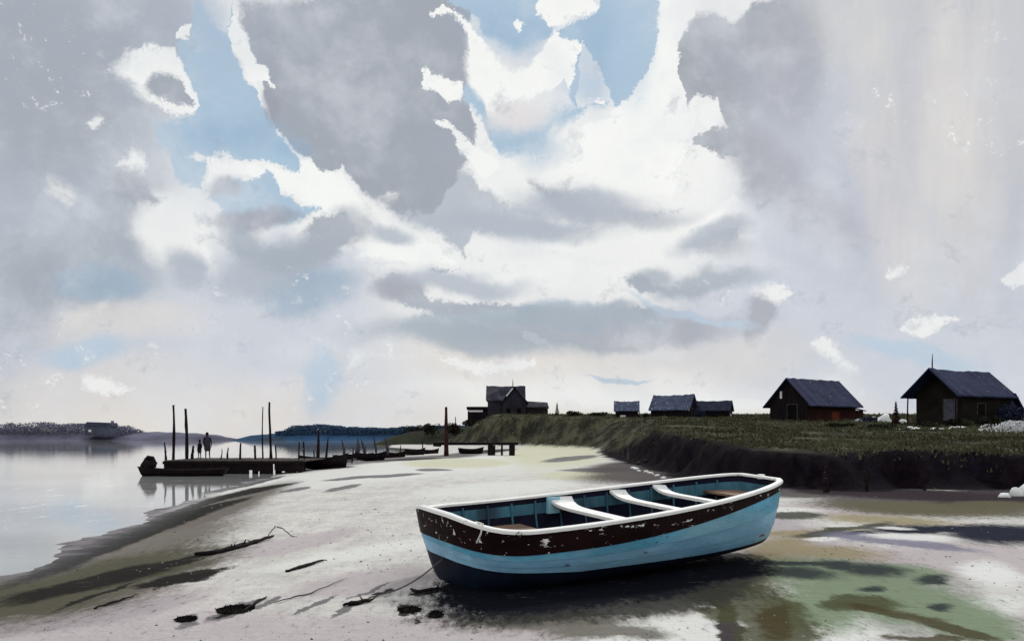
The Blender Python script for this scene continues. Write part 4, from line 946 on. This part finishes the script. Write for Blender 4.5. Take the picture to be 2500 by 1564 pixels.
# barn with the dark blue roof (left of the two large ones)
D1 = 108.0
b1 = house('barn', 1958, D1, R(34), 9.6, 5.6, 2.25, 4.9, 'barn with navy blue roof and russet front wall, left of the porch barn', 'barn', m_wallr, m_slate, ox=.5, oy=.75, jit=.08)
b1.location = (at(1985, D1), D1, zat(1026, D1))
mesh('gable_end', [(-4.83, -2.8, -1.2), (-4.83, 2.8, -1.2), (-4.83, 2.8, 2.25), (-4.83, 0, 4.9), (-4.83, -2.8, 2.25)], [(4, 3, 2, 1, 0)], m_wall, b1)
opening(b1, 'l', 9.7, 5.6, -.6, 0, 1.4, 1.9, 'door')
opening(b1, 'l', 9.7, 5.6, 1.1, 2.7, .30, .9, 'window', m_wtrim, False)
opening(b1, 'f', 9.6, 5.6, -4.0, 1.75, 1.4, .28, 'window', m_wtrim, False)
opening(b1, 'f', 9.6, 5.6, .6, .0, 1.6, 1.1, 'door', mat('orange_boards', srgb((92, 44, 28)), .85, .5, 1), False)
mb = MB(); mb.add(*slab((4.8, -2.9, 1.5), (6.9, -2.9, 1.3), (6.9, 1.2, 2.4), (4.8, 1.2, 2.9), .12)); mb.build('lean_to_roof', m_slate, b1)
mb = MB(); mb.box(4.82, 6.7, -2.6, 1.0, -1.2, 1.32); mb.build('lean_to_wall', m_wallr, b1)
# barn with the porch on the right
D2 = 85.0
b2 = house('barn', 2330, D2, R(30), 8.0, 4.8, 2.95, 5.0, 'tall barn with an open porch and thin mast on its ridge, near the right edge', 'barn', m_wallg, m_slate, ox=.35, oy=.6, jit=.06, x0=-5.6)
b2.location = (at(2352, D2), D2, zat(1034, D2))
mb = MB(); mb.tube([(-5.2, 2.5, -1.2), (-5.22, 2.52, .8), (-5.18, 2.5, 2.6)], .07, 7); mb.build('porch_post', m_dark, b2)
mb = MB(); mb.tube([(-5.2, -2.5, -1.2), (-5.2, -2.5, 2.6)], .07, 7); mb.build('porch_post', m_dark, b2)
mb = MB(); mb.tube([(-5.0, 0, 4.9), (-5.02, 0, 5.8), (-4.96, 0, 6.75)], [.05, .07, .02], 6); mb.build('mast', m_dark, b2)
opening(b2, 'l', 8.0, 4.8, -1.2, .3, 1.3, 2.0, 'door', mat('pale_grey_door', srgb((80, 82, 92)), .8, .4, 1.5))
opening(b2, 'f', 8.0, 4.8, -1.0, .9, 1.2, 1.0, 'window')
mb = MB(); mb.add(*slab((4.05, -2.9, 3.0), (6.3, -2.8, .9), (6.2, 2.6, 1.0), (4.05, 2.6, 4.2), .15)); mb.build('lean_to_roof', m_slate, b2)
mb = MB(); mb.add([(4.02, -2.38, -1.2), (6.1, -2.36, -1.2), (6.1, 2.4, -1.2), (4.02, 2.4, -1.2), (4.02, -2.38, 2.8), (6.1, -2.36, .85), (6.1, 2.4, .9), (4.02, 2.4, 3.2)], [(0, 1, 5, 4), (1, 2, 6, 5), (2, 3, 7, 6), (4, 5, 6, 7)]); mb.build('lean_to_wall', mat('blue_grey_boards', srgb((58, 66, 96)), .85, .35, 1), b2)
# three low huts
HD = 138.0
h1 = house('hut', 1530, HD, R(-8), 3.6, 3.0, 1.3, 2.5, 'smallest of the three low huts, leftmost, with a pale slate roof', 'hut', m_wall, m_slate2, group='low huts on the ridge', ox=.25, oy=.3)
h1.location.z = zat(1021, HD); opening(h1, 'f', 3.6, 3.0, -.6, .15, .8, .35, 'window', m_wtrim, False)
h2 = house('hut', 1645, HD, R(-30), 6.3, 4.2, 1.5, 3.5, 'middle and largest of the three low huts, its pale roof speckled', 'hut', m_wall, m_slate2, group='low huts on the ridge', ox=.3, oy=.35, jit=.09)
h2.location.z = zat(1021, HD); opening(h2, 'f', 6.3, 4.2, -1.2, .1, 1.6, .18, 'window', m_wtrim, False); opening(h2, 'r', 6.3, 4.2, 0, 0, 1.0, 1.5)
h3 = house('hut', 1744, HD, R(-24), 5.2, 3.2, 1.25, 2.5, 'rightmost of the three low huts, dark with a slate roof, nearest the barns', 'hut', m_wall, mat('dark_slate_roof', srgb((48, 52, 68)), .8, .3, 1, .2, bump=.5, bscale=6, flecks=(srgb((200, 200, 205)), .76, 3)), group='low huts on the ridge', ox=.25, oy=.3)
h3.location.z = zat(1020, HD); opening(h3, 'r', 5.2, 3.2, 0, .2, .6, .5, 'window', m_wtrim, False)
# the tall house left of the huts
HDD = 188.0; s_ = HDD/F
hs = empty('house', (at(1235, HDD), HDD, zat(1024, HDD)), 0, 'tall grey house with steep gable, low wings and mast, alone left of the huts', 'house'); hs.scale = (1.09, 1.09, 1.09)
vs, fs = gable_walls(7.2, 5.4, 4.0, 6.5); mesh('wall', vs, fs, m_grey, hs)
for v in (): pass
r1 = ragged_roof(7.2, 5.4, 4.0, 6.5, .35, .4, .07); r1.build('roof', mat('charcoal_roof', srgb((54, 54, 64)), .8, .35, .8, .2, bump=.5, bscale=5, tint=srgb((92, 92, 102))), hs)
# cross gable facing the viewer
def cross(M, w, dpt, he, hr, x0, zb=-1.2):
    vs = [(x0-w/2, -dpt, zb), (x0+w/2, -dpt, zb), (x0+w/2, -dpt, he), (x0, -dpt, hr), (x0-w/2, -dpt, he)]
    vs += [(x, 0, z) for x, y, z in vs]
    M.add(vs, [(0, 1, 2, 3, 4), (0, 4, 9, 5), (1, 6, 7, 2)])
mb = MB(); cross(mb, 4.6, 3.6, 3.6, 6.15, 1.7); mb.build('gable_bay', m_grey, hs)
mb = MB()
mb.add(*slab((-.95, -4.0, 3.25), (-.95, 0, 3.25), (1.7, 0, 6.4), (1.7, -4.0, 6.4), .14)); mb.add(*slab((1.7, -4.0, 6.4), (1.7, 0, 6.4), (4.4, 0, 3.2), (4.4, -4.0, 3.2), .14)); mb.build('bay_roof', MATS['charcoal_roof'], hs)
mb = MB(); mb.add(*slab((.2, -4.03, 4.5), (.2, -4.0, 4.5), (1.5, -4.0, 6.1), (1.5, -4.03, 6.1), .22)); mb.build('bargeboard', m_wtrim, hs)
mb = MB(); mb.tube([(1.4, -1, 6.2), (1.42, -1, 7.2), (1.38, -1, 8.2)], [.06, .10, .02], 6); mb.build('mast', m_dark, hs)
mb = MB(); mb.box(3.6, 8.4, -2.6, 2.4, -1.2, 2.6); mb.build('wing_wall', mat('brown_render', srgb((42, 34, 37)), .85, .35, .6), hs)
mb = MB(); mb.add(*slab((3.4, -2.9, 2.5), (8.6, -2.9, 2.3), (8.4, 0, 3.5), (3.4, 0, 3.8), .14)); mb.add(*slab((8.6, 2.7, 2.3), (3.4, 2.7, 2.5), (3.4, 0.02, 3.8), (8.4, 0.02, 3.5), .14)); mb.build('wing_roof', MATS['charcoal_roof'], hs)
mb = MB(); mb.box(-7.6, -3.62, -2.4, 2.2, -1.2, 1.7); mb.box(-7.4, -3.62, -2.2, 2.0, 1.7, 2.0); mb.build('low_wing', m_wall, hs)
mb = MB(); mb.box(-7.8, -3.62, -2.6, 2.4, 2.0, 2.55); mb.build('low_wing_roof', m_wall, hs)
mb = MB(); mb.box(-7.3, -4.6, -2.45, -2.42, 1.5, 1.85); mb.build('window', m_wtrim, hs)
for (x_, z_) in ((.5, 1.0), (2.6, 1.0)):
    mb = MB(); mb.box(x_-.4, x_+.4, -3.64, -3.58, z_, z_+1.2); w_ = mb.build('window', m_black, hs)
    mb = MB(); mb.box(x_-.47, x_+.47, -3.66, -3.6, z_-.1, z_-.01); mb.build('sill', m_dark2, w_)

# ------------------------------------------------------------------ vegetation
def leaf_mat(name, c, c2): return mat(name, c, .8, .4, 1.2, .15, tint=c2)
m_leaf = leaf_mat('dark_olive_leaves', srgb((40, 42, 34)), srgb((70, 74, 52)))
m_leafb = leaf_mat('blue_green_leaves', srgb((44, 50, 70)), srgb((60, 64, 84)))
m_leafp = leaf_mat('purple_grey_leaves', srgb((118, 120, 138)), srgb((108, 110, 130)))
m_leafn = leaf_mat('far_hazed_leaves', srgb((66, 94, 124)), srgb((62, 80, 106)))  # blue distance haze mixed into the leaf colour
def foliage(vol, n, size, rnd):
    """leaf clumps through a volume; vol() gives a point"""
    vs, fs = [], []
    for _ in range(n):
        c = Vector(vol()); s__ = size*rnd.uniform(.5, 1.4)
        a = Vector((rnd.gauss(0, 1), rnd.gauss(0, 1), rnd.gauss(0, 1))).normalized(); b_ = a.cross(Vector((rnd.gauss(0, 1), rnd.gauss(0, 1), rnd.gauss(0, 1)))).normalized()
        k = len(vs); vs += [c-a*s__, c+b_*s__*.5, c+a*s__, c-b_*s__*.5]; fs.append((k, k+1, k+2, k+3))
    return vs, fs
def bush(name, x, y, w, dp, h, label, cat, m, seed, n=900, size=.12, group=None, trunk=True, z=None):
    rnd = random.Random(seed); z = H(x, y) if z is None else z
    root = empty(name, (x, y, z-.05), 0, label, cat, group)
    lobes = [(rnd.uniform(-.6, .6)*w/2, rnd.uniform(-.5, .5)*dp/2, h*rnd.uniform(.25, .62), rnd.uniform(.28, .5)) for _ in range(7)]
    def vol():
        l = rnd.choice(lobes)
        while True:
            p = Vector((rnd.uniform(-1, 1), rnd.uniform(-1, 1), rnd.uniform(-1, 1)))
            if p.length < 1: break
        p = p.normalized()*(p.length**.5)
        return (l[0]+p.x*l[3]*w*.55, l[1]+p.y*l[3]*dp*.55, max(.02, l[2]+p.z*l[3]*h*.9))
    mesh('crown', *foliage(vol, n, size, rnd), m, root)
    if trunk:
        t_ = MB()
        for k in range(4):
            a = rnd.uniform(0, 6.28); t_.tube([(0, 0, -.1), (math.cos(a)*w*.08, math.sin(a)*dp*.08, h*.3), (math.cos(a)*w*.22, math.sin(a)*dp*.2, h*.62)], [.05*h, .03*h, .012*h], 5)
        t_.build('trunk', m_dark, root)
    return root
BG = 'bushes around the barns'
bush('bush', at(2478, 82), 82, 3.4, 3, 2.3, 'big blue-grey bush against the right end of the porch barn, at the photo edge', 'bush', m_leafb, 1, 1600, .16, BG, z=zat(1040, 82))
bush('bush', at(2420, 79), 79, 3.0, 2, 1.1, 'low dark bush in front of the right part of the porch barn', 'bush', m_leaf, 2, 1200, .12, BG)
bush('bush', at(2340, 79), 79, 3.6, 2, .8, 'low dark bush under the front wall of the porch barn', 'bush', m_leaf, 3, 1200, .11, BG)
bush('bush', at(2262, 79), 79, 2.2, 2, .6, 'small dark bush left below the porch of the right barn', 'bush', m_leaf, 4, 800, .10, BG)
bush('bush', at(2118, 95), 95, 2.8, 2, .7, 'low grey-green bush beside the white boulders between the barns', 'bush', m_leafb, 5, 900, .11, BG)
bush('bush', at(2060, 76), 76, 3.2, 1.5, .5, 'flat dark bush on the slope below the russet barn', 'bush', m_leaf, 6, 900, .09, BG)
bush('bush', at(2150, 72), 72, 2.6, 1.5, .5, 'flat dark bush on the slope below the gap between the barns', 'bush', m_leaf, 7, 900, .09, BG)
bush('bush', at(1713, 134), 134, 2.2, 2, 1.4, 'pale smoky bush between the middle and the right hut', 'bush', m_leafb, 8, 700, .12, BG)
bush('bush', at(1405, 150), 150, 3.4, 2, 1.2, 'low dark bush on the ridge left of the huts', 'bush', m_leaf, 9, 800, .14, 'bushes on the open ridge')
bush('bush', at(1455, 148), 148, 4.5, 2, .8, 'long flat bush on the ridge just left of the smallest hut', 'bush', m_leaf, 10, 800, .14, 'bushes on the open ridge')
for i, (px_, D, w_, h_, lb) in enumerate(((1055, 205, 5, 3.0, 'rounded green bush at the left tip of the grass bank, left of the tall post'), (1110, 195, 5, 3.0, 'green bush just right of the tall reddish post'), (1150, 185, 5, 1.6, 'low bush at the foot of the tall house, left side'), (1010, 225, 7, 3.2, 'dark bush at the far left end of the grass bank'))):
    x_ = at(px_, D); bush('bush', x_, D, w_, 3, h_, lb, 'bush', m_leaf, 20+i, 900, .22, 'bushes at the left end of the bank', z=max(H(x_, D), zat(1062, D)))
# conical shrubs
def cone_shrub(px_, D, h, w, label, m, seed):
    rnd = random.Random(seed); x = at(px_, D); z = H(x, D)
    root = empty('conical_shrub', (x, D, z), 0, label, 'shrub', 'small pointed conifers')
    def vol():
        q = rnd.random()**1.6; r_ = w/2*(1-q)*math.sqrt(rnd.random()); a = rnd.uniform(0, 6.28); return (r_*math.cos(a), r_*math.sin(a), .05+q*h)
    mesh('crown', *foliage(vol, 700, .09, rnd), m, root)
    t_ = MB(); t_.tube([(0, 0, -.2), (0, 0, h*.9)], [.06, .015], 5); t_.build('trunk', m_dark, root)
m_leafr = leaf_mat('reddish_leaves', srgb((62, 38, 38)), srgb((44, 34, 34)))
cone_shrub(1360, 160, 2.4, 1.1, 'small reddish pointed shrub right of the tall house', m_leafr, 31)
cone_shrub(2187, 88, 2.3, 1.0, 'dark pointed shrub between the two barns', m_leafr, 32)
cone_shrub(1112, 192, 4.2, 1.0, 'tiny reddish pointed shrub beside the tall post at the left of the bank', m_leafr, 33)
# white blossom bush right edge
bush('flowering_bush', at(2455, 60), 60, 3.4, 2, 1.0, 'white flowering bush on the grass bank at the right edge', 'bush', mat('white_blossom', srgb((228, 230, 232)), .8, .08, 2), 41, 1500, .07)
# shingle-box like crate and person-like post near the smallest hut
mb = MB(); rr = random.Random(9)
x_ = at(1577, 130); mb.box(-.42, .42, -.3, .3, 0, .62); cr = empty('crate', (x_, 130, H(x_, 130)), 0, 'small dark crate with a lid on the grass between the first two huts', 'crate')
mb.build('box', m_dark, cr); mb = MB(); mb.box(-.5, .5, -.36, .36, .625, .70); mb.tube([(0, 0, .7), (0, 0, .95)], .04, 6); mb.build('lid', m_dark, cr)
pole('gate_post', 1561, 131, 1003, H(at(1561, 131), 131)-.2, .11, 'short dark post beside the right wall of the smallest hut', 'post', None, m_dark, bend=.02)

# ------------------------------------------------------------------ stones
m_stone = mat('chalk_stone', srgb((232, 234, 232)), 0.8, 0.06, 3, 0.2, bump=.5, bscale=8)
def stone(x, y, rx, rz, seed, label, group, z=None, nm='boulder'):
    vs_, fs_ = lump(seed, rx, rx*.8, rz, .3, 2)
    z = H(x, y) if z is None else z
    return tag(mesh(nm, vs_, fs_, m_stone, None, True, loc=(x, y, z+rz*.15)), label, 'boulder' if nm == 'boulder' else 'stone', group)
for i, (px_, py_, D, rx, rz, lb) in enumerate(((2132, 1016, 96, .55, .55, 'narrow white boulder, left of the pair between the barns'), (2160, 1015, 96, .75, .85, 'largest rounded white boulder between the barns'), (2100, 1020, 96, .65, .4, 'low white boulder at the right end of the russet barn'), (2205, 1018, 94, .5, .45, 'small white boulder left of the porch post'))):
    x_ = at(px_, D); stone(x_, D, rx, rz, i, lb, 'white boulders between the barns')
for i, (px_, py_, rx, rz, lb) in enumerate(((2452, 1208, .22, .15, 'low flat white rock, left of the pile at the right edge of the mud'), (2480, 1205, .24, .30, 'angular white rock in the middle of the pile at the right edge'), (2508, 1203, .30, .42, 'tallest white rock, cut off by the right edge of the picture'))):
    x_, y_ = gp(px_, py_+6); stone(x_, y_, rx, rz, 50+i, lb, 'white rocks at the right edge')
rs_ = random.Random(12)
pb = None
for i in range(34):
    q = rs_.random(); 
    if i < 18: px_ = 1542+q*130; D = 56-22*q+rs_.uniform(-1, 1); D = max(D, 40); zz = None
    else: px_ = rs_.uniform(2190, 2360); D = rs_.uniform(70, 77)
    x_ = at(px_, D); r_ = rs_.uniform(.07, .2)
    lb = 'small pale stone strewn along the lip of the mud bank behind the boat' if i < 18 else 'small pale stone strewn on the grass below the porch barn'
    gg = 'pale stones along the lip of the mud bank' if i < 18 else 'pale stones on the grass below the porch barn'
    stone(x_, D, r_*(1.6 if i >= 18 else 1), r_*.6, 100+i, lb, gg, nm='stone')

# ------------------------------------------------------------------ grass on the bank (stuff)
rg = np.random.default_rng(5)
n = 60000
gx = []; 
yy = 34+rg.random(n)**1.5*150; xx = (rg.random(n)*.75-.12)*yy
db = sdist(BANK, xx, yy); msk = (db > np.where(yy < 90, 1.3, 4.5)+rg.random(n)*1.5) & (yy < 185)
xx, yy = xx[msk], yy[msk]; zz = Hn(xx, yy)
# only where the clump noise says so
cn = np.array([mn.noise(Vector((a*.25, b_*.12, 0))) for a, b_ in zip(xx, yy)]); keep = cn > -.35; xx, yy, zz = xx[keep], yy[keep], zz[keep]
n = len(xx); tuft = np.array([max(0, mn.noise(Vector((a*.9, b_*.9, 3)))) for a, b_ in zip(xx, yy)]); hh = (.04+.09*rg.random(n)+.34*tuft**1.5)*(1+yy/160); an = rg.random(n)*6.28; wd = .035*(1+yy/50)
ox = np.cos(an)*wd; oy = np.sin(an)*wd; lx = rg.normal(size=n)*.08*(1+yy/160)
V = np.stack([np.stack([xx-ox, yy-oy, zz-.03], 1), np.stack([xx+ox, yy+oy, zz-.03], 1), np.stack([xx+lx, yy+lx*.4, zz+hh], 1)], 1).reshape(-1, 3)
gm = bpy.data.meshes.new('grass'); gm.vertices.add(3*n); gm.vertices.foreach_set('co', V.ravel()); gm.loops.add(3*n); gm.loops.foreach_set('vertex_index', np.arange(3*n)); gm.polygons.add(n); gm.polygons.foreach_set('loop_start', np.arange(n)*3); gm.update()
gm.materials.append(mat('grass_blades', srgb((72, 72, 54)), .85, .4, .3, .1, tint=srgb((104, 104, 80))))
go = bpy.data.objects.new('grass', gm); COL.objects.link(go); tag(go, 'short dull olive grass covering the raised bank', 'grass', kind='stuff')

# ------------------------------------------------------------------ far shores
def ridge(name, pts, D, depth, m, seed):
    """low land strip: pts = (px, top row)"""
    vs, fs = [], []; n = len(pts)
    for (px_, py_) in pts:
        x_ = at(px_, D); zt = zat(py_, D)
        for (dy, f_) in ((-depth*.5, 0), (-depth*.35, .55), (-depth*.1, .9), (depth*.1, 1), (depth*.5, 0)):
            vs.append((x_, D+dy, WATER_Z-.5+(zt-WATER_Z+.5)*f_))
    for i in range(n-1):
        for j in range(4): fs.append((i*5+j, (i+1)*5+j, (i+1)*5+j+1, i*5+j+1))
    return tag(mesh(name, vs, fs, m, None, True), kind='structure')
m_spit = mat('spit_turf', srgb((50, 54, 42)), .95, .35, .15, .1, tint=srgb((40, 34, 34)))
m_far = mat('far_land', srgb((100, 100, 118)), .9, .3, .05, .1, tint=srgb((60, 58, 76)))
m_farb = mat('far_hazed_land', srgb((46, 74, 104)), .9, .35, .03, .1, tint=srgb((52, 58, 66)))  # headland colour shifted to blue to paint in the haze
def interp(pts, step=12):
    xs_ = np.arange(pts[0][0], pts[-1][0]+1, step); ys_ = np.interp(xs_, [p[0] for p in pts], [p[1] for p in pts]); return [(float(a), float(b_)+math.sin(a*.13)*.8) for a, b_ in zip(xs_, ys_)]
FD = 420.0
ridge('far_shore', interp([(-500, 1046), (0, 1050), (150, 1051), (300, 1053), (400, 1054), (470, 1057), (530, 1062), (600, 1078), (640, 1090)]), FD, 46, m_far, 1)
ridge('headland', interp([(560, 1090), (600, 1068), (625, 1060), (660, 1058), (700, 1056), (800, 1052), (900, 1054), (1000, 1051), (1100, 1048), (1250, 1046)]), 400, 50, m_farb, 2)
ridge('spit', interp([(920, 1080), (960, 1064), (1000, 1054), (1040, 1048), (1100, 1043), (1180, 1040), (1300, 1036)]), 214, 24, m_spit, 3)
def wood(name, pxr, D, top, m, label, seed, n, size, dens=None):
    rnd = random.Random(seed)
    def vol():
        while True:
            px_ = rnd.uniform(*pxr[:2]); tp = np.interp(px_, [p[0] for p in top], [p[1] for p in top])+5*mn.noise(Vector((px_*.05, seed, 0)))
            py_ = tp+(1062-tp)*rnd.random()**1.3
            if dens is None or rnd.random() < dens(px_): break
        dd = D+rnd.uniform(-14, 6); return (at(px_, D), dd, zat(py_, D))
    return tag(mesh(name, *foliage(vol, n, size, rnd), m), label, 'woodland', kind='stuff')
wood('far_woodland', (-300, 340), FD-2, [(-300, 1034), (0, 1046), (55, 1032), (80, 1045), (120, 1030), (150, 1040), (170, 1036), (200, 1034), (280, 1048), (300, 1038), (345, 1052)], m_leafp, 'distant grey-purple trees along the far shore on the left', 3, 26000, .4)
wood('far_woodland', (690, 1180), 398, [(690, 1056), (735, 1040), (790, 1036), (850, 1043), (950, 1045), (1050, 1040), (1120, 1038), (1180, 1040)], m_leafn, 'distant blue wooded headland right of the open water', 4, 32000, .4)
# building on the far left shore
fx = FD-20
fh = empty('farmhouse', (at(245, fx), fx, zat(1062, fx)), 0, 'large blocky building among trees on the far left shore', 'building')
mb = MB(); mb.box(-5.5, 6.5, -3, 3, 0, zat(1040, fx)-zat(1062, fx)); mb.build('wall', mat('far_dark_render', srgb((78, 82, 98)), .9, .2, .3), fh)
q_ = zat(1040, fx)-zat(1062, fx)
mb = MB(); mb.prism([(-6, q_), (7, q_), (6.4, q_+1.6), (-4.8, q_+2.0)], -3.3, 3.3); mb.build('roof', mat('far_slate', srgb((66, 70, 90)), .85, .25, .3), fh)
mb = MB(); mb.box(5.2, 6.2, -.5, .5, q_+1.4, q_+2.6); mb.build('chimney', m_leafp, fh)
mb = MB(); mb.box(-4, -2.8, -3.06, -3.0, 1.6, 2.6); mb.build('window', m_wtrim, fh)

# ------------------------------------------------------------------ drift and weed on the near sand
def stick(path, rad, label, m=m_dark, twigs=0, nm='driftwood', grp=None):
    pts = []
    for (px_, py_, lift) in path:
        x_, y_ = gp(px_, py_); pts.append(Vector((x_, y_, H(x_, y_)+lift)))
    rd = random.Random(int(path[0][0])); n_ = len(pts); dense = []; rs = []
    for i in range(n_-1):
        for k in range(5):
            u = k/5; p = pts[i].lerp(pts[i+1], u)+Vector((rd.uniform(-.012, .012), rd.uniform(-.02, .02), rd.uniform(-.006, .008))); dense.append(p)
            q = (i+u)/(n_-1); rs.append(rad*(.35+.65*math.sin(math.pi*min(.98, .12+q*.86)))*rd.uniform(.8, 1.2))
    dense.append(pts[-1]); rs.append(rad*.15)
    mb = MB(); base = dense[0].copy(); mb.tube([p-base for p in dense], rs, 7)
    for k in range(twigs):
        j = rd.randrange(len(dense)//3, len(dense)-2); p = dense[j]-base; mb.tube([p, p+Vector((rd.uniform(-.12, .12), rd.uniform(-.15, .15), rd.uniform(.02, .12)))], [rs[j]*.5, rs[j]*.15], 5)
    return tag(mb.build(nm, m, None, True, loc=base), label, 'driftwood', grp)
DG = 'driftwood lying on the sand'
stick([(475, 1356, .03), (520, 1353, .04), (570, 1341, .04), (600, 1333, .03), (640, 1322, .05), (670, 1313, .06)], .05, 'longest dark driftwood branch on the sand left of the boat', twigs=6, grp=DG)
stick([(655, 1312, .05), (672, 1302, .16), (690, 1304, .14), (710, 1310, .03), (726, 1312, .02)], .012, 'thin curved twig arching off the tip of the longest driftwood branch', grp=DG)
stick([(700, 1396, .02), (730, 1388, .03), (765, 1378, .03), (795, 1368, .02)], .028, 'slim tapering driftwood stick halfway between the long branch and the boat rope', grp=DG)
stick([(840, 1480, .02), (865, 1476, .03), (895, 1471, .03), (912, 1466, .02)], .03, 'short dark driftwood piece where the mooring rope meets the sand', twigs=3, grp=DG)
stick([(1002, 1441, .03), (1020, 1449, .03), (1045, 1446, .04), (1070, 1440, .03), (1086, 1442, .02)], .024, 'short black driftwood scrap on the sand under the bow of the blue boat', twigs=5, grp=DG)
stick([(232, 1487, .02), (290, 1470, .03), (340, 1452, .02)], .016, 'thin straight twig low on the sand at the far left', grp=DG)
stick([(590, 1496, .02), (620, 1480, .03), (652, 1458, .02)], .02, 'thin twig beside the dark weed patch at the bottom left of the sand', grp=DG)
stick([(672, 1472, .02), (760, 1450, .02), (850, 1412, .02)], .009, 'very thin pale twig slanting towards the bow, left of the rope', m_dark2, grp=DG)
# weed clumps
m_weed = leaf_mat('bladder_weed', srgb((30, 30, 30)), srgb((54, 50, 44)))
def weed(px_, py_, w, d, h, label, seed, n=500):
    x_, y_ = gp(px_, py_); rnd = random.Random(seed)
    def vol():
        a = rnd.uniform(0, 6.28); r_ = rnd.random()**.7; return (w/2*r_*math.cos(a), d/2*r_*math.sin(a), rnd.random()*h*(1-r_*.8))
    return tag(mesh('seaweed_clump', *foliage(vol, n, .03, rnd), m_weed, None, False, loc=(x_, y_, H(x_, y_)+.005)), label, 'seaweed', 'seaweed clumps on the near sand')
weed(1000, 1490, .28, .3, .05, 'seaweed clump on the sand below the rope, nearest the boat', 1)
weed(455, 1512, .24, .26, .03, 'small round seaweed clump at the bottom left of the sand', 2)
weed(575, 1488, .44, .5, .04, 'elongated seaweed clump left of the bottom centre of the sand', 3, 700)
weed(1065, 1502, .16, .3, .05, 'small reddish-black seaweed clump at the edge of the painted boat shadow', 4, 400)
# short posts standing on the mud shore behind the boat
for (px_, yb, yt, r_, lb) in ((1533, 1122, 1093, .09, 'dark stake on the pale mud, taller of the two left of the boat top'), (1520, 1118, 1096, .05, 'thin dark stake beside the taller one on the pale mud')):
    x_, y_ = gp(px_, yb); pole('stake', px_, y_, yt, H(x_, y_)-.2, r_, lb, 'stake', 'stakes on the mud behind the boat', m_dark2, bend=.02)
x_, y_ = gp(1570, 1132)
stick([(1555, 1134, .05), (1566, 1128, .14), (1578, 1127, .16), (1588, 1131, .08)], .09, 'black tree-root lump on the grey mud behind the boat', twigs=3)
for (px_, yb, yt, r_, lb) in ((2020, 1200, 1138, .09, 'stout old dark post at the foot of the mud bank, nearest the boat stern'), (2112, 1198, 1150, .06, 'thin old post at the foot of the mud bank, second from the boat stern'), (2258, 1196, 1158, .05, 'short pale-flecked post at the foot of the mud bank, farthest from the boat')):
    x_, y_ = gp(px_, yb); pole('old_post', px_, y_, yt, H(x_, y_)-.3, r_, lb, 'post', 'old posts at the foot of the mud bank', None, bend=.05)
ng = 1300; gy = 8.5+np.random.default_rng(8).random(ng)**1.4*22; gx_ = (np.random.default_rng(9).random(ng)*1.3-.65)*gy
okm = (sdist(SHORE, gx_, gy) > .6) & (sdist(BANK, gx_, gy) < -1); gx_, gy = gx_[okm], gy[okm]; gzz = Hn(gx_, gy)
cl = [mn.noise(Vector((a*.5, b_*.3, 7))) for a, b_ in zip(gx_, gy)]; mb = MB(); rg_ = random.Random(4)
for a, b_, c, q in zip(gx_, gy, gzz, cl):
    if q < .02 or (-1.5 < a < 4.5 and 10.5 < b_ < 15): continue
    r_ = rg_.uniform(.006, .02)*(1+b_/25); hgt = r_*rg_.uniform(.4, .9); th = rg_.uniform(0, 3)
    ring = [(a+r_*math.cos(th+k*1.257)*rg_.uniform(.7, 1.2), b_+r_*math.sin(th+k*1.257)*rg_.uniform(.7, 1.2), c-.003) for k in range(5)]
    mb.add(ring+[(a, b_, c+hgt)], [(k, (k+1) % 5, 5) for k in range(5)])
tag(mb.build('shell_grit', mat('grit', srgb((96, 88, 84)), .9, .5, 3, .1, tint=srgb((190, 186, 178)))), 'fine grit and shell fragments scattered over the near sand', 'grit', kind='stuff')
